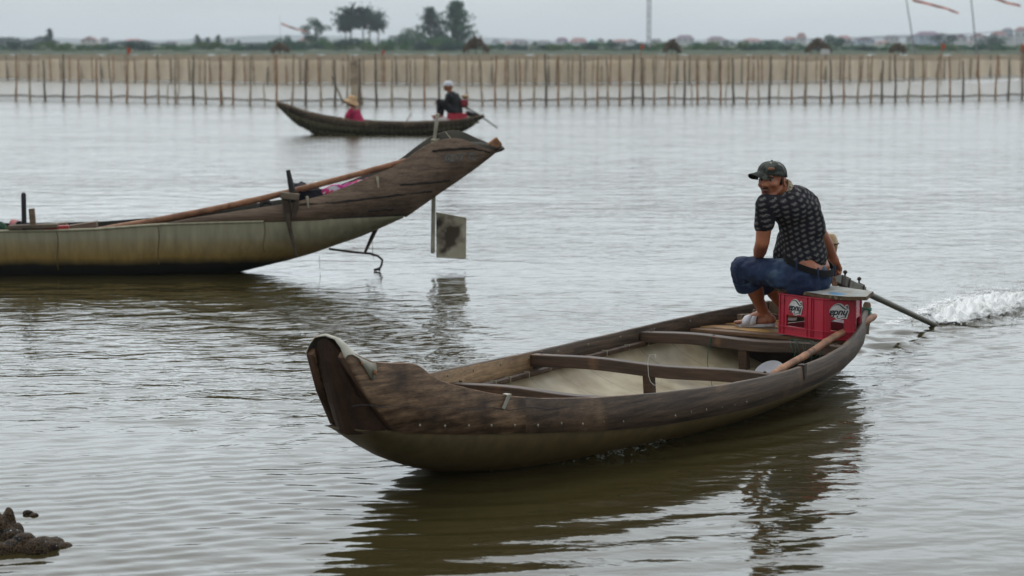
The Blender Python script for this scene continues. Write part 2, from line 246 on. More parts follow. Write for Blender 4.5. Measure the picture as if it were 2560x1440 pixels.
# ------------------------------------------------------------------ mesh builder
class MB:
    def __init__(s): s.v=[]; s.f=[]; s.m=[]; s.mats=[]; s.cur=0
    def use(s,name):
        if name not in s.mats: s.mats.append(name)
        s.cur=s.mats.index(name); return s
    def add(s,vs,fs):
        o=len(s.v); s.v+= [tuple(v) for v in vs]; s.f+=[tuple(i+o for i in f) for f in fs]; s.m+=[s.cur]*len(fs)
    def box(s,c,size,R=None):
        c=Vector(c); hx,hy,hz=[x/2 for x in size]; R=R or Matrix.Identity(3)
        vs=[c+R@Vector((x*hx,y*hy,z*hz)) for x in(-1,1) for y in(-1,1) for z in(-1,1)]
        s.add(vs,[(0,1,3,2),(4,6,7,5),(0,4,5,1),(2,3,7,6),(0,2,6,4),(1,5,7,3)])
    def beam(s,p0,p1,w,h,up=(0,0,1)):
        p0=Vector(p0);p1=Vector(p1); d=(p1-p0); Ln=d.length; d.normalize(); up=Vector(up); y=up.cross(d).normalized(); z=d.cross(y)
        R=Matrix((d,y,z)).transposed(); s.box((p0+p1)/2,(Ln,w,h),R)
    def loft(s,rings,closed=True,caps=True):
        n=len(rings[0]); vs=[p for r in rings for p in r]; fs=[]
        for i in range(len(rings)-1):
            for j in range(n if closed else n-1):
                k=(j+1)%n; fs.append((i*n+j,i*n+k,(i+1)*n+k,(i+1)*n+j))
        if caps and closed: fs.append(tuple(range(n))[::-1]); fs.append(tuple((len(rings)-1)*n+j for j in range(n)))
        s.add(vs,fs)
    def tube(s,path,r,n=10,caps=True):
        path=[Vector(p) for p in path]; rs=r if isinstance(r,(list,tuple)) else [r]*len(path); rings=[]; prev=None
        for i,p in enumerate(path):
            d=(path[min(i+1,len(path)-1)]-path[max(i-1,0)]).normalized()
            if prev is None:
                x=d.orthogonal().normalized()
            else: x=(prev-d*prev.dot(d)).normalized()
            prev=x; y=d.cross(x)
            rings.append([p+(x*math.cos(2*math.pi*j/n)+y*math.sin(2*math.pi*j/n))*rs[i] for j in range(n)])
        s.loft(rings,True,caps)
    def capsule(s,p0,p1,r0,r1,n=14,k=4,flat=1.,fax=None):
        p0=Vector(p0);p1=Vector(p1); d=(p1-p0); Ln=d.length
        d=d.normalized() if Ln>1e-6 else Vector((0,0,1))
        if fax is not None: y=Vector(fax); y=(y-d*y.dot(d)).normalized(); x=y.cross(d)
        else: x=d.orthogonal().normalized(); y=d.cross(x)
        rings=[]
        for i in range(k+1):
            a=-math.pi/2+ (math.pi/2)*i/k
            if i==0: a=-math.pi/2+.12
            rings.append((p0+d*(math.sin(a)*r0),math.cos(a)*r0))
        for i in range(k+1):
            a=(math.pi/2)*i/k
            if i==k: a=math.pi/2-.12
            rings.append((p1+d*(math.sin(a)*r1),math.cos(a)*r1))
        s.loft([[c+(x*math.cos(2*math.pi*j/n)+y*math.sin(2*math.pi*j/n)*flat)*rr for j in range(n)] for c,rr in rings])
    def ell(s,c,rad,R=None,nu=16,nv=10):
        c=Vector(c); R=R or Matrix.Identity(3); rings=[]
        for i in range(nv+1):
            a=-math.pi/2+math.pi*i/nv
            if i==0:a+=.05
            if i==nv:a-=.05
            rings.append([c+R@Vector((rad[0]*math.cos(a)*math.cos(2*math.pi*j/nu),rad[1]*math.cos(a)*math.sin(2*math.pi*j/nu),rad[2]*math.sin(a))) for j in range(nu)])
        s.loft(rings)
    def prism(s,poly,n,th):
        n=Vector(n)*th; k=len(poly); vs=[Vector(p) for p in poly]; vs+= [p+n for p in vs]
        s.add(vs,[tuple(range(k))[::-1],tuple(range(k,2*k))]+[(i,(i+1)%k,k+(i+1)%k,k+i) for i in range(k)])
    def mesh(s,name,smooth=True,fix=True):
        me=bpy.data.meshes.new(name); me.from_pydata(s.v,[],s.f)
        for mn in s.mats: me.materials.append(MATS[mn])
        me.polygons.foreach_set('material_index',s.m)
        if fix:
            bm=bmesh.new(); bm.from_mesh(me); bmesh.ops.recalc_face_normals(bm,faces=bm.faces); bm.to_mesh(me); bm.free()
        if smooth:
            me.polygons.foreach_set('use_smooth',[True]*len(me.polygons))
            try: me.set_sharp_from_angle(angle=math.radians(38))
            except Exception: pass
        me.update(); return me
    def obj(s,name,parent=None,bevel=0,smooth=True,remesh=0,smooth_it=0,fix=True,disp=0,dscale=.1):
        o=bpy.data.objects.new(name,s.mesh(name,smooth,fix)); C.objects.link(o)
        if parent is not None: o.parent=parent
        if remesh:
            r=o.modifiers.new('remesh','REMESH'); r.mode='VOXEL'; r.voxel_size=remesh; r.use_smooth_shade=True
            if smooth_it: q=o.modifiers.new('smooth','SMOOTH'); q.factor=.5; q.iterations=smooth_it
            if disp:
                tx=bpy.data.textures.new(name+'_folds','CLOUDS'); tx.noise_scale=dscale; tx.noise_depth=1
                q=o.modifiers.new('folds','DISPLACE'); q.texture=tx; q.strength=disp; q.mid_level=.5; q.texture_coords='LOCAL'
        if bevel:
            q=o.modifiers.new('bevel','BEVEL'); q.width=bevel; q.segments=2; q.limit_method='ANGLE'; q.angle_limit=math.radians(40)
        return o
def tag(o,label=None,cat=None,group=None,kind=None):
    if label:o['label']=label
    if cat:o['category']=cat
    if group:o['group']=group
    if kind:o['kind']=kind
    return o
def empty(name,loc=(0,0,0),rz=0):
    o=bpy.data.objects.new(name,None); o.location=loc; o.rotation_euler=(0,0,rz); o.empty_display_size=.2; C.objects.link(o); return o
def interp(tab,x):
    xs=[p[0] for p in tab]
    return [float(np.interp(x,xs,[p[i] for p in tab])) for i in range(1,len(tab[0]))]
def smooth_rows(tab,n):
    # Catmull style resample
    xs=np.array([p[0] for p in tab]); q=np.linspace(xs[0],xs[-1],n); cols=[q]
    for i in range(1,len(tab[0])):
        ys=np.array([p[i] for p in tab]); m=np.gradient(ys,xs)
        idx=np.clip(np.searchsorted(xs,q)-1,0,len(xs)-2); h=xs[idx+1]-xs[idx]; t=(q-xs[idx])/h
        cols.append((2*t**3-3*t**2+1)*ys[idx]+(t**3-2*t**2+t)*h*m[idx]+(-2*t**3+3*t**2)*ys[idx+1]+(t**3-t**2)*h*m[idx+1])
    return [tuple(r) for r in np.stack(cols,1)]

# ------------------------------------------------------------------ near boat frame of reference: local x = towards the stern, local y = towards the far side
PHI=math.radians(58); AX=Vector((math.cos(PHI),math.sin(PHI),0)); NX=Vector((math.sin(PHI),-math.cos(PHI),0))
C0=Vector((.7245,11.3128,0))
def toloc(P): d=Vector(P)-C0; return Vector((d.dot(AX),-d.dot(NX),P[2]))
def Wl(s,t,z): return C0+AX*s+NX*t+Vector((0,0,z))
BS=[(-2.95,.080),(-2.84,.098),(-2.66,.152),(-2.4,.232),(-2.0,.37),(-1.6,.51),(-1.3,.59),(-1.0,.655),(-.6,.715),(-.2,.745),(.2,.75),(.6,.732),(1.0,.683),(1.3,.620),(1.5,.565),(1.7,.505),(1.9,.43),(2.15,.345)]
def bS(s): return interp(BS,s)[0]
ZT=[(-2.95,.60),(-2.845,.650),(-2.825,.672),(-2.8,.672),(-2.75,.642),(-2.7,.618),(-2.65,.610),(-2.6,.603),(-2.55,.598),(-2.5,.594),(-2.46,.583),(-2.43,.562),(-2.4,.537),(-2.35,.506),(-2.3,.485),(-2.2,.453),(-2.1,.424),(-2.0,.399),(-1.8,.364),(-1.5,.334),(-1.3,.321),(-1.1,.307),(-.9,.297),(-.7,.286),(-.5,.278),(-.3,.272),(-.1,.266),(.1,.264),(.3,.264),(.5,.267),(.7,.270),(.9,.277),(1.1,.287),(1.3,.299),(1.5,.312),(1.7,.325),(1.9,.338),(2.15,.353)]
ZS=[(-2.95,.36),(-2.7,.336),(-2.6,.324),(-2.5,.306),(-2.3,.278),(-2.1,.254),(-1.9,.233),(-1.7,.214),(-1.5,.194),(-1.3,.179),(-1.1,.167),(-.9,.160),(-.7,.155),(-.5,.149),(-.3,.146),(-.1,.145),(.1,.147),(.3,.152),(.5,.159),(.7,.166),(.9,.174),(1.1,.183),(1.3,.195),(1.5,.208),(1.7,.221),(1.9,.236),(2.15,.255)]
ZK=[(-2.70,.330),(-2.6,.25),(-2.44,.16),(-2.24,.084),(-2.06,.034),(-1.94,.005),(-1.7,-.04),(-1.3,-.08),(0,-.10),(1.2,-.08),(1.8,-.04),(2.15,-.01)]
def hull_sec(s,scale=1.0,dz=0,n=13):
    b=bS(s)*.985*scale*(1-.14*max(0,min(1,(-2.42-s)/.2))); zs=interp(ZS,s)[0]-.012*max(0,min(1,(-2.42-s)/.2)); zk=min(interp(ZK,s)[0]+dz,zs-.004); pts=[]
    for j in range(2*n-1):
        th=math.pi*j/(2*n-2); cx=math.cos(th); sn=math.sin(th)
        y=b*math.copysign(abs(cx)**(1.15),cx); z=zs-(zs-zk)*abs(sn)**(1.25)
        pts.append(Vector((s,y,z)))
    return pts
def wl_half(s):
    zs=interp(ZS,s)[0]; zk=interp(ZK,s)[0]
    if zk>=-.002: return 0
    sn=((zs)/(zs-zk))**(1/1.25); return bS(s)*.985*math.sqrt(max(0,1-sn*sn))**1.15

# ------------------------------------------------------------------ water
MIDA=math.atan(.08); MIDC=Vector((-2.2,18.62,0)); MU=Vector((math.cos(MIDA),math.sin(MIDA),0)); MN=Vector((math.sin(MIDA),-math.cos(MIDA),0))
def water_height(X,Y):
    r=np.random.default_rng(3); Z=np.zeros_like(X)
    env=.55+.45*np.sin(.31*X+.17*Y+1.0)*np.sin(.23*Y-.12*X+.4)+.25*np.sin(.9*X+.6*Y)
    calm=1/(1+np.exp(-(Y-10.2-.20*X)/.7)); env=np.clip(env,.35,1.3)*(.55+.45*calm)*(1-.55*np.clip((Y-13)/9,0,1))
    for i in range(96):
        lam=.068*(1.035**i) ; th=math.radians(98+r.normal()*(38 if lam<.2 else 26)); k=2*math.pi/lam
        slope=.031 if lam<.13 else (.0135 if lam<.30 else (.0050 if lam<.6 else .0028))
        A=slope/k; ph=r.uniform(0,6.28)
        Z+=A*1.15*(np.exp(1.1*(np.sin(k*(np.cos(th)*X+np.sin(th)*Y)+ph+.6*np.sin(.7*X+ph)+.5*np.sin(.8*Y+2*ph))-1))-.45)*env*(1 if lam<.5 else .9)
    # boat-local coordinates
    s=(X-C0.x)*AX.x+(Y-C0.y)*AX.y; t=(X-C0.x)*NX.x+(Y-C0.y)*NX.y
    ss=np.linspace(-3,2.15,200); wls=np.array([max(wl_half(q),0) if q>-2.7 else 0 for q in ss])
    wlh=np.interp(s,ss,wls); wlh=np.where((s<-1.95),0,wlh)
    d=np.abs(t)-wlh
    # diverging wavelets along both sides
    ph=2*math.pi*(d-.30*(s+1.95))/.26; on=np.clip((s+1.6)/.6,0,1)*np.clip((d+.02)/.05,0,1)*np.exp(-np.abs(d-.30*(s+1.95)*.5)/.45)
    Z+=.0050*np.sin(ph+.8*np.sin(3*s)+.5*np.sin(7*t))*on*(s<6)
    Z+=.010*np.exp(-((d-.02)/.05)**2)*np.clip((s+1.95)/.4,0,1)*(s<2.3)
    # bow swell
    rb=np.hypot(s+1.9,t); Z+=.012*np.exp(-(rb/.22)**2)
    Z+=.0035*np.sin(2*math.pi*(rb-.25*s)/.33+.5*np.sin(2*X))*np.exp(-rb/2.2)*(s<-1.2)*np.clip(rb/.5,0,1)
    mt=np.exp(-((s+1.05)/.28)**2)*np.exp(-((np.abs(t)-wlh-.05)/.07)**2)
    Z+=mt*(.024*np.sin(47*s+19*t)+.016*np.sin(83*s-41*t+1)+.012*np.sin(120*s+77*t)+.014)*(t>0)
    # turbulent wake astern
    sw=s-2.3; tw=t-.10*0; m=np.clip(sw/.4,0,1)*np.exp(-(tw/(.30+.10*np.clip(sw,0,9)))**2)*np.exp(-np.clip(sw,0,50)/5)
    rr=np.random.default_rng(8)
    for i in range(26):
        lam=rr.uniform(.10,.5); th=rr.uniform(0,6.28); k=2*math.pi/lam; Z+=m*.055/k*np.sin(k*(np.cos(th)*X+np.sin(th)*Y)+rr.uniform(0,6.28))
    # old wake waves crossing in front of the moored boat
    dx,dy=.39,-.92; q=X*(-dy)+Y*dx   # distance across crests
    w=np.exp(-((q-5.0)/1.5)**2)*np.clip((Y-12)/1.5,0,1)*np.clip((19-Y)/1.5,0,1)
    Z+=.0065*np.sin(2*math.pi*q/.62+.8*np.sin(.9*Y))*w
    # long soft ripples bottom left
    w2=np.clip((10.6-Y)/1.0,0,1)*np.clip((.5-X)/1.2,0,1)
    Z+=.0012*np.sin(2*math.pi*(Y-.26*X+.08*np.sin(1.3*X)+.03*np.sin(4*X+Y))/.13)*w2
    edge=np.clip((26.5-Y)/3,0,1)*np.clip((6.9-np.abs(X))/.8,0,1)
    return Z*edge
def water_mat():
    m=bpy.data.materials.new('lagoon_water'); t,n,l=nodes(m); b=n['Principled BSDF']
    b.inputs['Base Color'].default_value=(.033,.027,.010,1); b.inputs['Roughness'].default_value=.045; b.inputs['IOR'].default_value=1.333
    tc=n.new('ShaderNodeTexCoord')
    def nz(sc,stretch,det=3,dist=0):
        mp=n.new('ShaderNodeMapping'); mp.inputs['Scale'].default_value=stretch; l.new(tc.outputs['Object'],mp.inputs[0])
        q=n.new('ShaderNodeTexNoise'); q.inputs['Scale'].default_value=sc; q.inputs['Detail'].default_value=det; q.inputs['Distortion'].default_value=dist; l.new(mp.outputs[0],q.inputs[0]); return q.outputs[0]
    a=nz(9,(.6,1.1,1),3,.6); c=nz(2.6,(.55,1.0,1),2,.4)
    msk=nz(.22,(.6,1.4,1),2); mk=n.new('ShaderNodeMapRange'); l.new(msk,mk.inputs[0]); mk.inputs['From Min'].default_value=.35; mk.inputs['From Max'].default_value=.65; mk.inputs['To Min'].default_value=.35; mk.inputs['To Max'].default_value=1
    # calmer close to the bank, livelier further out
    s=n.new('ShaderNodeSeparateXYZ'); l.new(tc.outputs['Object'],s.inputs[0])
    yr=n.new('ShaderNodeMapRange'); l.new(s.outputs['Y'],yr.inputs[0]); yr.inputs['From Min'].default_value=9; yr.inputs['From Max'].default_value=13; yr.inputs['To Min'].default_value=.4; yr.inputs['To Max'].default_value=1
    mu=n.new('ShaderNodeMath'); mu.operation='MULTIPLY'; l.new(mk.outputs[0],mu.inputs[0]); l.new(yr.outputs[0],mu.inputs[1])
    yf=n.new('ShaderNodeMapRange'); l.new(s.outputs['Y'],yf.inputs[0]); yf.inputs['From Min'].default_value=14; yf.inputs['From Max'].default_value=60; yf.inputs['To Min'].default_value=.8; yf.inputs['To Max'].default_value=2.8
    md=n.new('ShaderNodeMath'); md.operation='MULTIPLY'; l.new(yf.outputs[0],md.inputs[0]); md.inputs[1].default_value=.045
    b1=n.new('ShaderNodeBump'); b1.inputs['Distance'].default_value=.045; l.new(c,b1.inputs['Height']); l.new(md.outputs[0],b1.inputs['Distance']); l.new(mu.outputs[0],b1.inputs['Strength'])
    b2=n.new('ShaderNodeBump'); b2.inputs['Distance'].default_value=.011; l.new(a,b2.inputs['Height']); l.new(mu.outputs[0],b2.inputs['Strength']); l.new(b1.outputs[0],b2.inputs['Normal'])
    l.new(b2.outputs[0],b.inputs['Normal'])
    yq=n.new('ShaderNodeMapRange'); l.new(s.outputs['Y'],yq.inputs[0]); yq.inputs['From Min'].default_value=12; yq.inputs['From Max'].default_value=50; yq.inputs['To Min'].default_value=.05; yq.inputs['To Max'].default_value=.20; l.new(yq.outputs[0],b.inputs['Roughness'])
    MATS['lagoon_water']=m; return m
water_mat()
def build_water():
    st=.025; xs=np.arange(-7,7+1e-6,st*1.1); ys=np.arange(6.5,26.5+1e-6,st)
    # fewer rows far away: stretch the spacing smoothly
    ys=[6.5]
    while ys[-1]<26.5: ys.append(ys[-1]+.014+.0012*(ys[-1]-6.5))
    ys=np.array(ys); ys[-1]=26.5
    xs=np.linspace(-7,7,680)
    X,Y=np.meshgrid(xs,ys); Z=water_height(X,Y); ny,nx=X.shape
    co=np.stack([X,Y,Z],-1).reshape(-1,3)
    i=np.arange(ny-1)[:,None]*nx+np.arange(nx-1)[None,:]; i=i.ravel()
    xc=X[:-1,:-1].ravel()+.013; yc=Y[:-1,:-1].ravel()+.013
    s=(xc-C0.x)*AX.x+(yc-C0.y)*AX.y; t=(xc-C0.x)*NX.x+(yc-C0.y)*NX.y
    ss=np.linspace(-2.7,2.15,200); wls=np.array([wl_half(q) for q in ss])
    inside=(np.abs(t)<np.interp(s,ss,wls)-.05)&(s>-2)&(s<2.12)
    i=i[~inside]
    quads=np.stack([i,i+1,i+nx+1,i+nx],1)
    me=bpy.data.meshes.new('water'); me.vertices.add(len(co)); me.vertices.foreach_set('co',co.ravel())
    me.loops.add(quads.size); me.loops.foreach_set('vertex_index',quads.ravel().astype(np.int32))
    me.polygons.add(len(quads)); me.polygons.foreach_set('loop_start',np.arange(0,quads.size,4,dtype=np.int32))
    me.polygons.foreach_set('use_smooth',np.ones(len(quads),bool)); me.update(calc_edges=True); me.validate()
    # far sheet with a hole for the finely modelled part
    me.materials.append(MATS['lagoon_water'])
    o=bpy.data.objects.new('water',me); C.objects.link(o); tag(o,kind='structure')
    mb=MB().use('lagoon_water'); B=4200
    def q(x0,y0,x1,y1): mb.add([(x0,y0,0),(x1,y0,0),(x1,y1,0),(x0,y1,0)],[(0,1,2,3)])
    q(-B,-60,B,6.5); q(-B,6.5,-7,26.5); q(7,6.5,B,26.5); q(-B,26.5,B,340); 
    o2=mb.obj('water_far',smooth=False); tag(o2,kind='structure')
build_water()
g=MB().use('land'); g.add([(-4200,338,-.4),(4200,338,-.4),(4200,344,.5),(-4200,344,.5),(-4200,9000,2.0),(4200,9000,2.0)],[(0,1,2,3),(3,2,5,4)])
tag(g.obj('ground',smooth=False),kind='structure')
b_=MB().use('land'); b_.add([(-4200,-400,-1.6),(4200,-400,-1.6),(4200,345,-1.6),(-4200,345,-1.6)],[(0,1,2,3)]); tag(b_.obj('lagoon_bed',smooth=False),kind='structure')

# ------------------------------------------------------------------ NEAR BOAT
boat=empty('wooden_boat',C0,PHI)
tag(boat,'nearest brown wooden boat with upturned bow, carrying the man in the dark cap','boat')
def near_boat():
    ss=[-2.69,-2.66,-2.63]+[-2.6+.1*i for i in range(0,48)]+[2.15]
    mb=MB().use('near_hull'); rings=[hull_sec(s) for s in ss]; mb.loft(rings,closed=False)
    # closed fore end under the bow plank
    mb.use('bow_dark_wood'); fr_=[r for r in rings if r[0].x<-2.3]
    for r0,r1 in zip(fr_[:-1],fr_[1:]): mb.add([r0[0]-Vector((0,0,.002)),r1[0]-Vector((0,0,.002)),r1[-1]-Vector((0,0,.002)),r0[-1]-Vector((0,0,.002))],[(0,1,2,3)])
    mb.use('near_hull'); mb.add(rings[0],[tuple(range(len(rings[0])))])
    # metal transom
    last=rings[-1]; mb.add(last,[tuple(range(len(last)))])
    ssi=[s for s in ss if -2.2<s<2.14]
    mb.use('inner_metal'); mb.loft([[p+Vector((0,0,.006)) for p in hull_sec(s,.975,.02)] for s in ssi],closed=False)
    mb.obj('hull',boat,fix=False)
    # side boards
    for sg,nm in((-1,'side_board'),(1,'side_board')):
        mb=MB(); th=.026; rows=[]
        sb=sorted(set([round(-2.845+.02*i,3) for i in range(0,29)]+[round(-2.3+.1*i,3) for i in range(0,45)]+[2.15]))
        for s in sb:
            b=bS(s); zt=interp(ZT,s)[0]; zs=interp(ZS,s if s>-2.5 else s+min(1,(-2.5-s)/.345)*.235)[0]-.016
            if s<-2.2: th2=.026+.012*min(1,(-2.2-s)/.4)
            else: th2=.026
            # raked front edge: every height starts a little further aft the lower it is
            def sh(z):
                if s>-2.5: return s
                w=min(1,max(0,(-2.5-s)/.345)); return s+w*.235*max(0,(.70-z)/.36)**1.5
            y=lambda z,o: sg*(bS(sh(z))-(zt-z)*.03+o)
            r=[Vector((sh(zt),y(zt,0),zt-.004)),Vector((sh(zt),y(zt,-.004),zt)),Vector((sh(zt),y(zt,-th2+.004),zt)),Vector((sh(zt),y(zt,-th2),zt-.004)),
               Vector((sh((zt+zs)/2),y((zt+zs)/2,-th2),(zt+zs)/2)),Vector((sh(zs),y(zs,-th2),zs)),Vector((sh(zs),y(zs,.004),zs)),Vector((sh((zt+zs)/2),y((zt+zs)/2,.004),(zt+zs)/2))]
            rows.append((s,r))
        n=8
        for (s0,r0),(s1,r1) in zip(rows[:-1],rows[1:]):
            for j in range(n):
                k=(j+1)%n
                if s0<-1.95: mt='worn_edge_wood' if j in(0,1,2) else 'bow_wood'
                else: mt='board_wood' if j in(0,6,7,5) else ('worn_edge_wood' if (j in(1,2) and s0<-1.2) else ('board_wood' if j in (1,2) else 'inner_board_wood'))
                if mt=='inner_board_wood' and s0>-.02: mt='board_wood'
                mb.use(mt); mb.add([r0[j],r0[k],r1[k],r1[j]],[(0,1,2,3)])
        mb.use('bow_edge'); mb.add(rows[0][1],[tuple(range(n))]); mb.use('board_wood'); mb.add(rows[-1][1],[tuple(range(n))[::-1]])
        bmm=mb.obj(nm,boat,fix=True)
        bm=bmesh.new(); bm.from_mesh(bmm.data); bmesh.ops.remove_doubles(bm,verts=bm.verts,dist=.0008); bmesh.ops.recalc_face_normals(bm,faces=bm.faces); bm.to_mesh(bmm.data); bm.free()
        # studs along the lower edge, outside, and a few near the top inside
        studs=[]
        s=-2.45
        while s<2.05:
            b=bS(s)*1.0; z=interp(ZS,s)[0]+.022
            studs.append((s+random.uniform(-.01,.01),sg*(b-.003),z+random.uniform(-.004,.004)))
            s+=.125 if s<-.2 else .15
        s=-1.9
        while s<1.6:
            b=bS(s); z=interp(ZT,s)[0]-.03
            studs.append((s,sg*(b-.027),z)); s+=.31
        st=MB().use('stud'); st.ell((0,0,0),(.007,.005,.009),nu=8,nv=6); sm_=st.mesh('stud')
        for p_ in studs: q_=bpy.data.objects.new('stud',sm_); q_.location=p_; q_.parent=bmm; C.objects.link(q_)
        # plank crack line on the bow
        ck=MB().use('ink_shade_black'); pts=[]
        for i in range(26):
            s=-2.80+i*.045; zz=interp(ZS,s)[0]+ (interp(ZT,-2.0)[0]-.243)*.62+.006*math.sin(i*1.3); zz=min(zz,interp(ZT,s)[0]-.02)
            pts.append(Vector((s,sg*(bS(s)-(interp(ZT,s)[0]-zz)*.03+.0030),zz)))
        ck.tube(pts,[.0016]*len(pts),n=5); ck.obj('plank_seam',bmm)
        # inner rail along the seam with whitish ties
        rl=MB().use('thwart_wood'); p=[]
        for i in range(40):
            s=-1.9+i*.1
            if s>1.5: break
            p.append(Vector((s,sg*(bS(s)*.985-.045),interp(ZS,s)[0]+.012)))
        rl.tube(p,.017,n=7); rr=rl.obj('inner_rail',boat)
        tt=MB().use('rope_pale'); tt.box((0,0,0),(.004,.035,.035)); tm_=tt.mesh('rail_tie')
        for i in range(2,len(p)-1,2):
            q_=bpy.data.objects.new('rail_tie',tm_); q_.location=p[i]+Vector((.02*math.sin(i*2.3),0,.001)); q_.rotation_euler=(0,0,.1*math.sin(i)); q_.parent=rr; C.objects.link(q_)
    # bow: recessed plank between the side boards + dark groove + filling deck
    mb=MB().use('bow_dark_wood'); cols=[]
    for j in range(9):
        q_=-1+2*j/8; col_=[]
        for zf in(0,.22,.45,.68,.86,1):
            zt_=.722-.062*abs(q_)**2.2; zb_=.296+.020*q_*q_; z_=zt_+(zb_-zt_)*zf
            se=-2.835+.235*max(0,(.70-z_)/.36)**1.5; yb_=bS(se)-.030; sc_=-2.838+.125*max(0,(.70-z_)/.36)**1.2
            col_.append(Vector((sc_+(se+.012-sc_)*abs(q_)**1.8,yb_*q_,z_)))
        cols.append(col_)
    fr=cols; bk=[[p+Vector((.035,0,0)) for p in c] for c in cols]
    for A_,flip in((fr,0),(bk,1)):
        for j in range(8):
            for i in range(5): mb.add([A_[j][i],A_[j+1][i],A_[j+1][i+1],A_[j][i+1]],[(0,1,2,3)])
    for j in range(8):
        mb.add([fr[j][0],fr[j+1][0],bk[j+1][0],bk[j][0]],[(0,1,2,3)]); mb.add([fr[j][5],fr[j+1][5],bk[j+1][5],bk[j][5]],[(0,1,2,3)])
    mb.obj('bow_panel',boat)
    # filled-in fore deck under the tin cap
    mb=MB().use('bow_wood'); rings=[]
    for i in range(8):
        s=-2.775+i*.048; b=bS(s)-.03; z=interp(ZT,s)[0]-.02
        ar=.045*(1-i/7)+.004; rings.append([Vector((s,-b,z)),Vector((s,-b*.5,z+ar*.75)),Vector((s,0,z+ar)),Vector((s,b*.5,z+ar*.75)),Vector((s,b,z)),Vector((s,b,z-.03)),Vector((s,-b,z-.03))])
    mb.loft(rings); mb.obj('fore_deck',boat)
    # tin cap over the prow
    mb=MB().use('tin_cap'); rows=[]
    for i in range(15):
        f=i/14; s=-2.838+f*.158; b=bS(s)+.002; z=interp(ZT,s)[0]+.003
        r=[]
        drop=.013+.095*max(0,(f-.40)/.60)**1.2 if f<.90 else .085-(f-.9)*.5
        ar=.066*(1-f)**1.3+.010
        for y,zz in((-b-.004,z-drop),(-b-.003,z-.012),(-b+.004,z-.001),(-b*.80,z+ar*.42),(-b*.5,z+ar*.85),(0,z+ar),(b*.5,z+ar*.85),(b*.80,z+ar*.42),(b-.004,z-.001),(b+.003,z-.012),(b+.004,z-drop)): r.append(Vector((s,y,zz)))
        rows.append(r)
    mb.loft(rows,closed=False); cpo=mb.obj('metal_cap',boat); q=cpo.modifiers.new('thick','SOLIDIFY'); q.thickness=.003
    nl=MB().use('raw_end_wood')
    nl.ell((-2.695,-(bS(-2.695)+.013),.575),(.010,.006,.012),nu=8,nv=6); nl.obj('rusty_nail',cpo); nl=MB().use('raw_end_wood'); nl.ell((-2.76,-(bS(-2.76)+.013),.62),(.006,.005,.007),nu=8,nv=6); nl.obj('rusty_nail',cpo)
    # small folded tin tab on the near gunwale
    tb=MB().use('tin_cap'); s=-2.0; b=bS(s); z=interp(ZT,s)[0]
    tb.prism([(s-.006,-b+.02,z+.004),(s+.02,-b+.02,z+.004),(s+.022,-b-.006,z+.003),(s-.008,-b-.006,z+.003)],(0,0,1),.003)
    tb.prism([(s-.008,-b-.007,z+.005),(s+.020,-b-.009,z+.005),(s-.020,-b+.002,z-.058),(s-.040,-b+.003,z-.050)],(0,-1,0),.003)
    tb.obj('tin_tab',boat)
    # thwarts
    def thwart(s,w,h,z,post=None,rot=0):
        b=bS(s)-.028; mb=MB().use('thwart_wood'); n=12
        rings=[]
        for i in range(n+1):
            y=-b+2*b*i/n; dz=.006*math.sin(i*.9); k=1+.06*math.sin(i*1.7)
            rings.append([Vector((s+rot*y-w/2*k,y,z-h+dz)),Vector((s+rot*y+w/2*k,y,z-h+dz)),Vector((s+rot*y+w/2,y,z+dz)),Vector((s+rot*y-w/2,y,z+dz))])
        mb.loft(rings); o=mb.obj('thwart',boat,bevel=.005)
        if post is not None:
            mb=MB().use('thwart_wood'); mb.beam((s,post,z-h),(s+.03,post,interp(ZK,s)[0]+.05),.045,.055,up=(0,1,0)); mb.obj('thwart_post',o,bevel=.004)
        for sg in(-1,1):
            pg=MB().use('dark_iron'); pg.ell((s+.01,sg*(b-.05),z+.004),(.010,.010,.006),nu=8,nv=6); pg.obj('bolt',o)
    thwart(-.93,.060,.045,.235,None,0.0)
    thwart(0.0,.060,.065,.262,.0,0)
    thwart(1.10,.075,.062,.268,-.02,.0)
    # stern deck
    sy=[(1.50,1.575,'deck_brown',.240),(1.583,1.70,'deck_yellow',.245),(1.71,1.775,'deck_brown',.241),(1.785,1.88,'deck_yellow',.246),(1.888,1.98,'deck_brown',.242),(1.99,2.10,'deck_yellow',.245)]
    for a0,a1,mt,z in sy:
        mb=MB().use(mt); b0=bS(a0)-.034;b1=bS(a1)-.034
        mb.prism([(a0,-b0,z-.022),(a1,-b1,z-.022),(a1,b1,z-.022),(a0,b0,z-.022)],(0,0,1),.022); mb.obj('deck_plank',boat,bevel=.003)
    mb=MB().use('thwart_wood'); b=bS(1.53)-.04; mb.box((1.535,0,.195),(.04,2*b,.045)); mb.obj('deck_bearer',boat,bevel=.004)
    # near-black sheet painting the shade of the void below the deck
    mb=MB().use('seam_shade_dark'); sec=hull_sec(1.78,.95,.03); mb.add(sec,[tuple(range(len(sec)))]); mb.obj('under_deck_shade',boat)
    # transom plank and near corner post
    mb=MB().use('grey_wood'); b=bS(2.15); mb.prism([(2.15,-b+.004,.24),(2.15,b-.004,.24),(2.15,b,.352),(2.15,.12,.36),(2.15,-.12,.36),(2.15,-b,.352)],(1,0,0),.035); mb.obj('transom',boat,bevel=.004)
    mb=MB().use('grey_wood'); mb.tube([(2.10,-bS(2.1)+.02,.20),(2.115,-bS(2.1)+.015,.375),(2.12,-bS(2.1)+.015,.39)],[.026,.024,.018],n=10); mb.obj('corner_post',boat)
    # dark notch with a strap over the near gunwale
    mb=MB().use('dark_iron'); s=.33; b=bS(s); z=interp(ZT,s)[0]
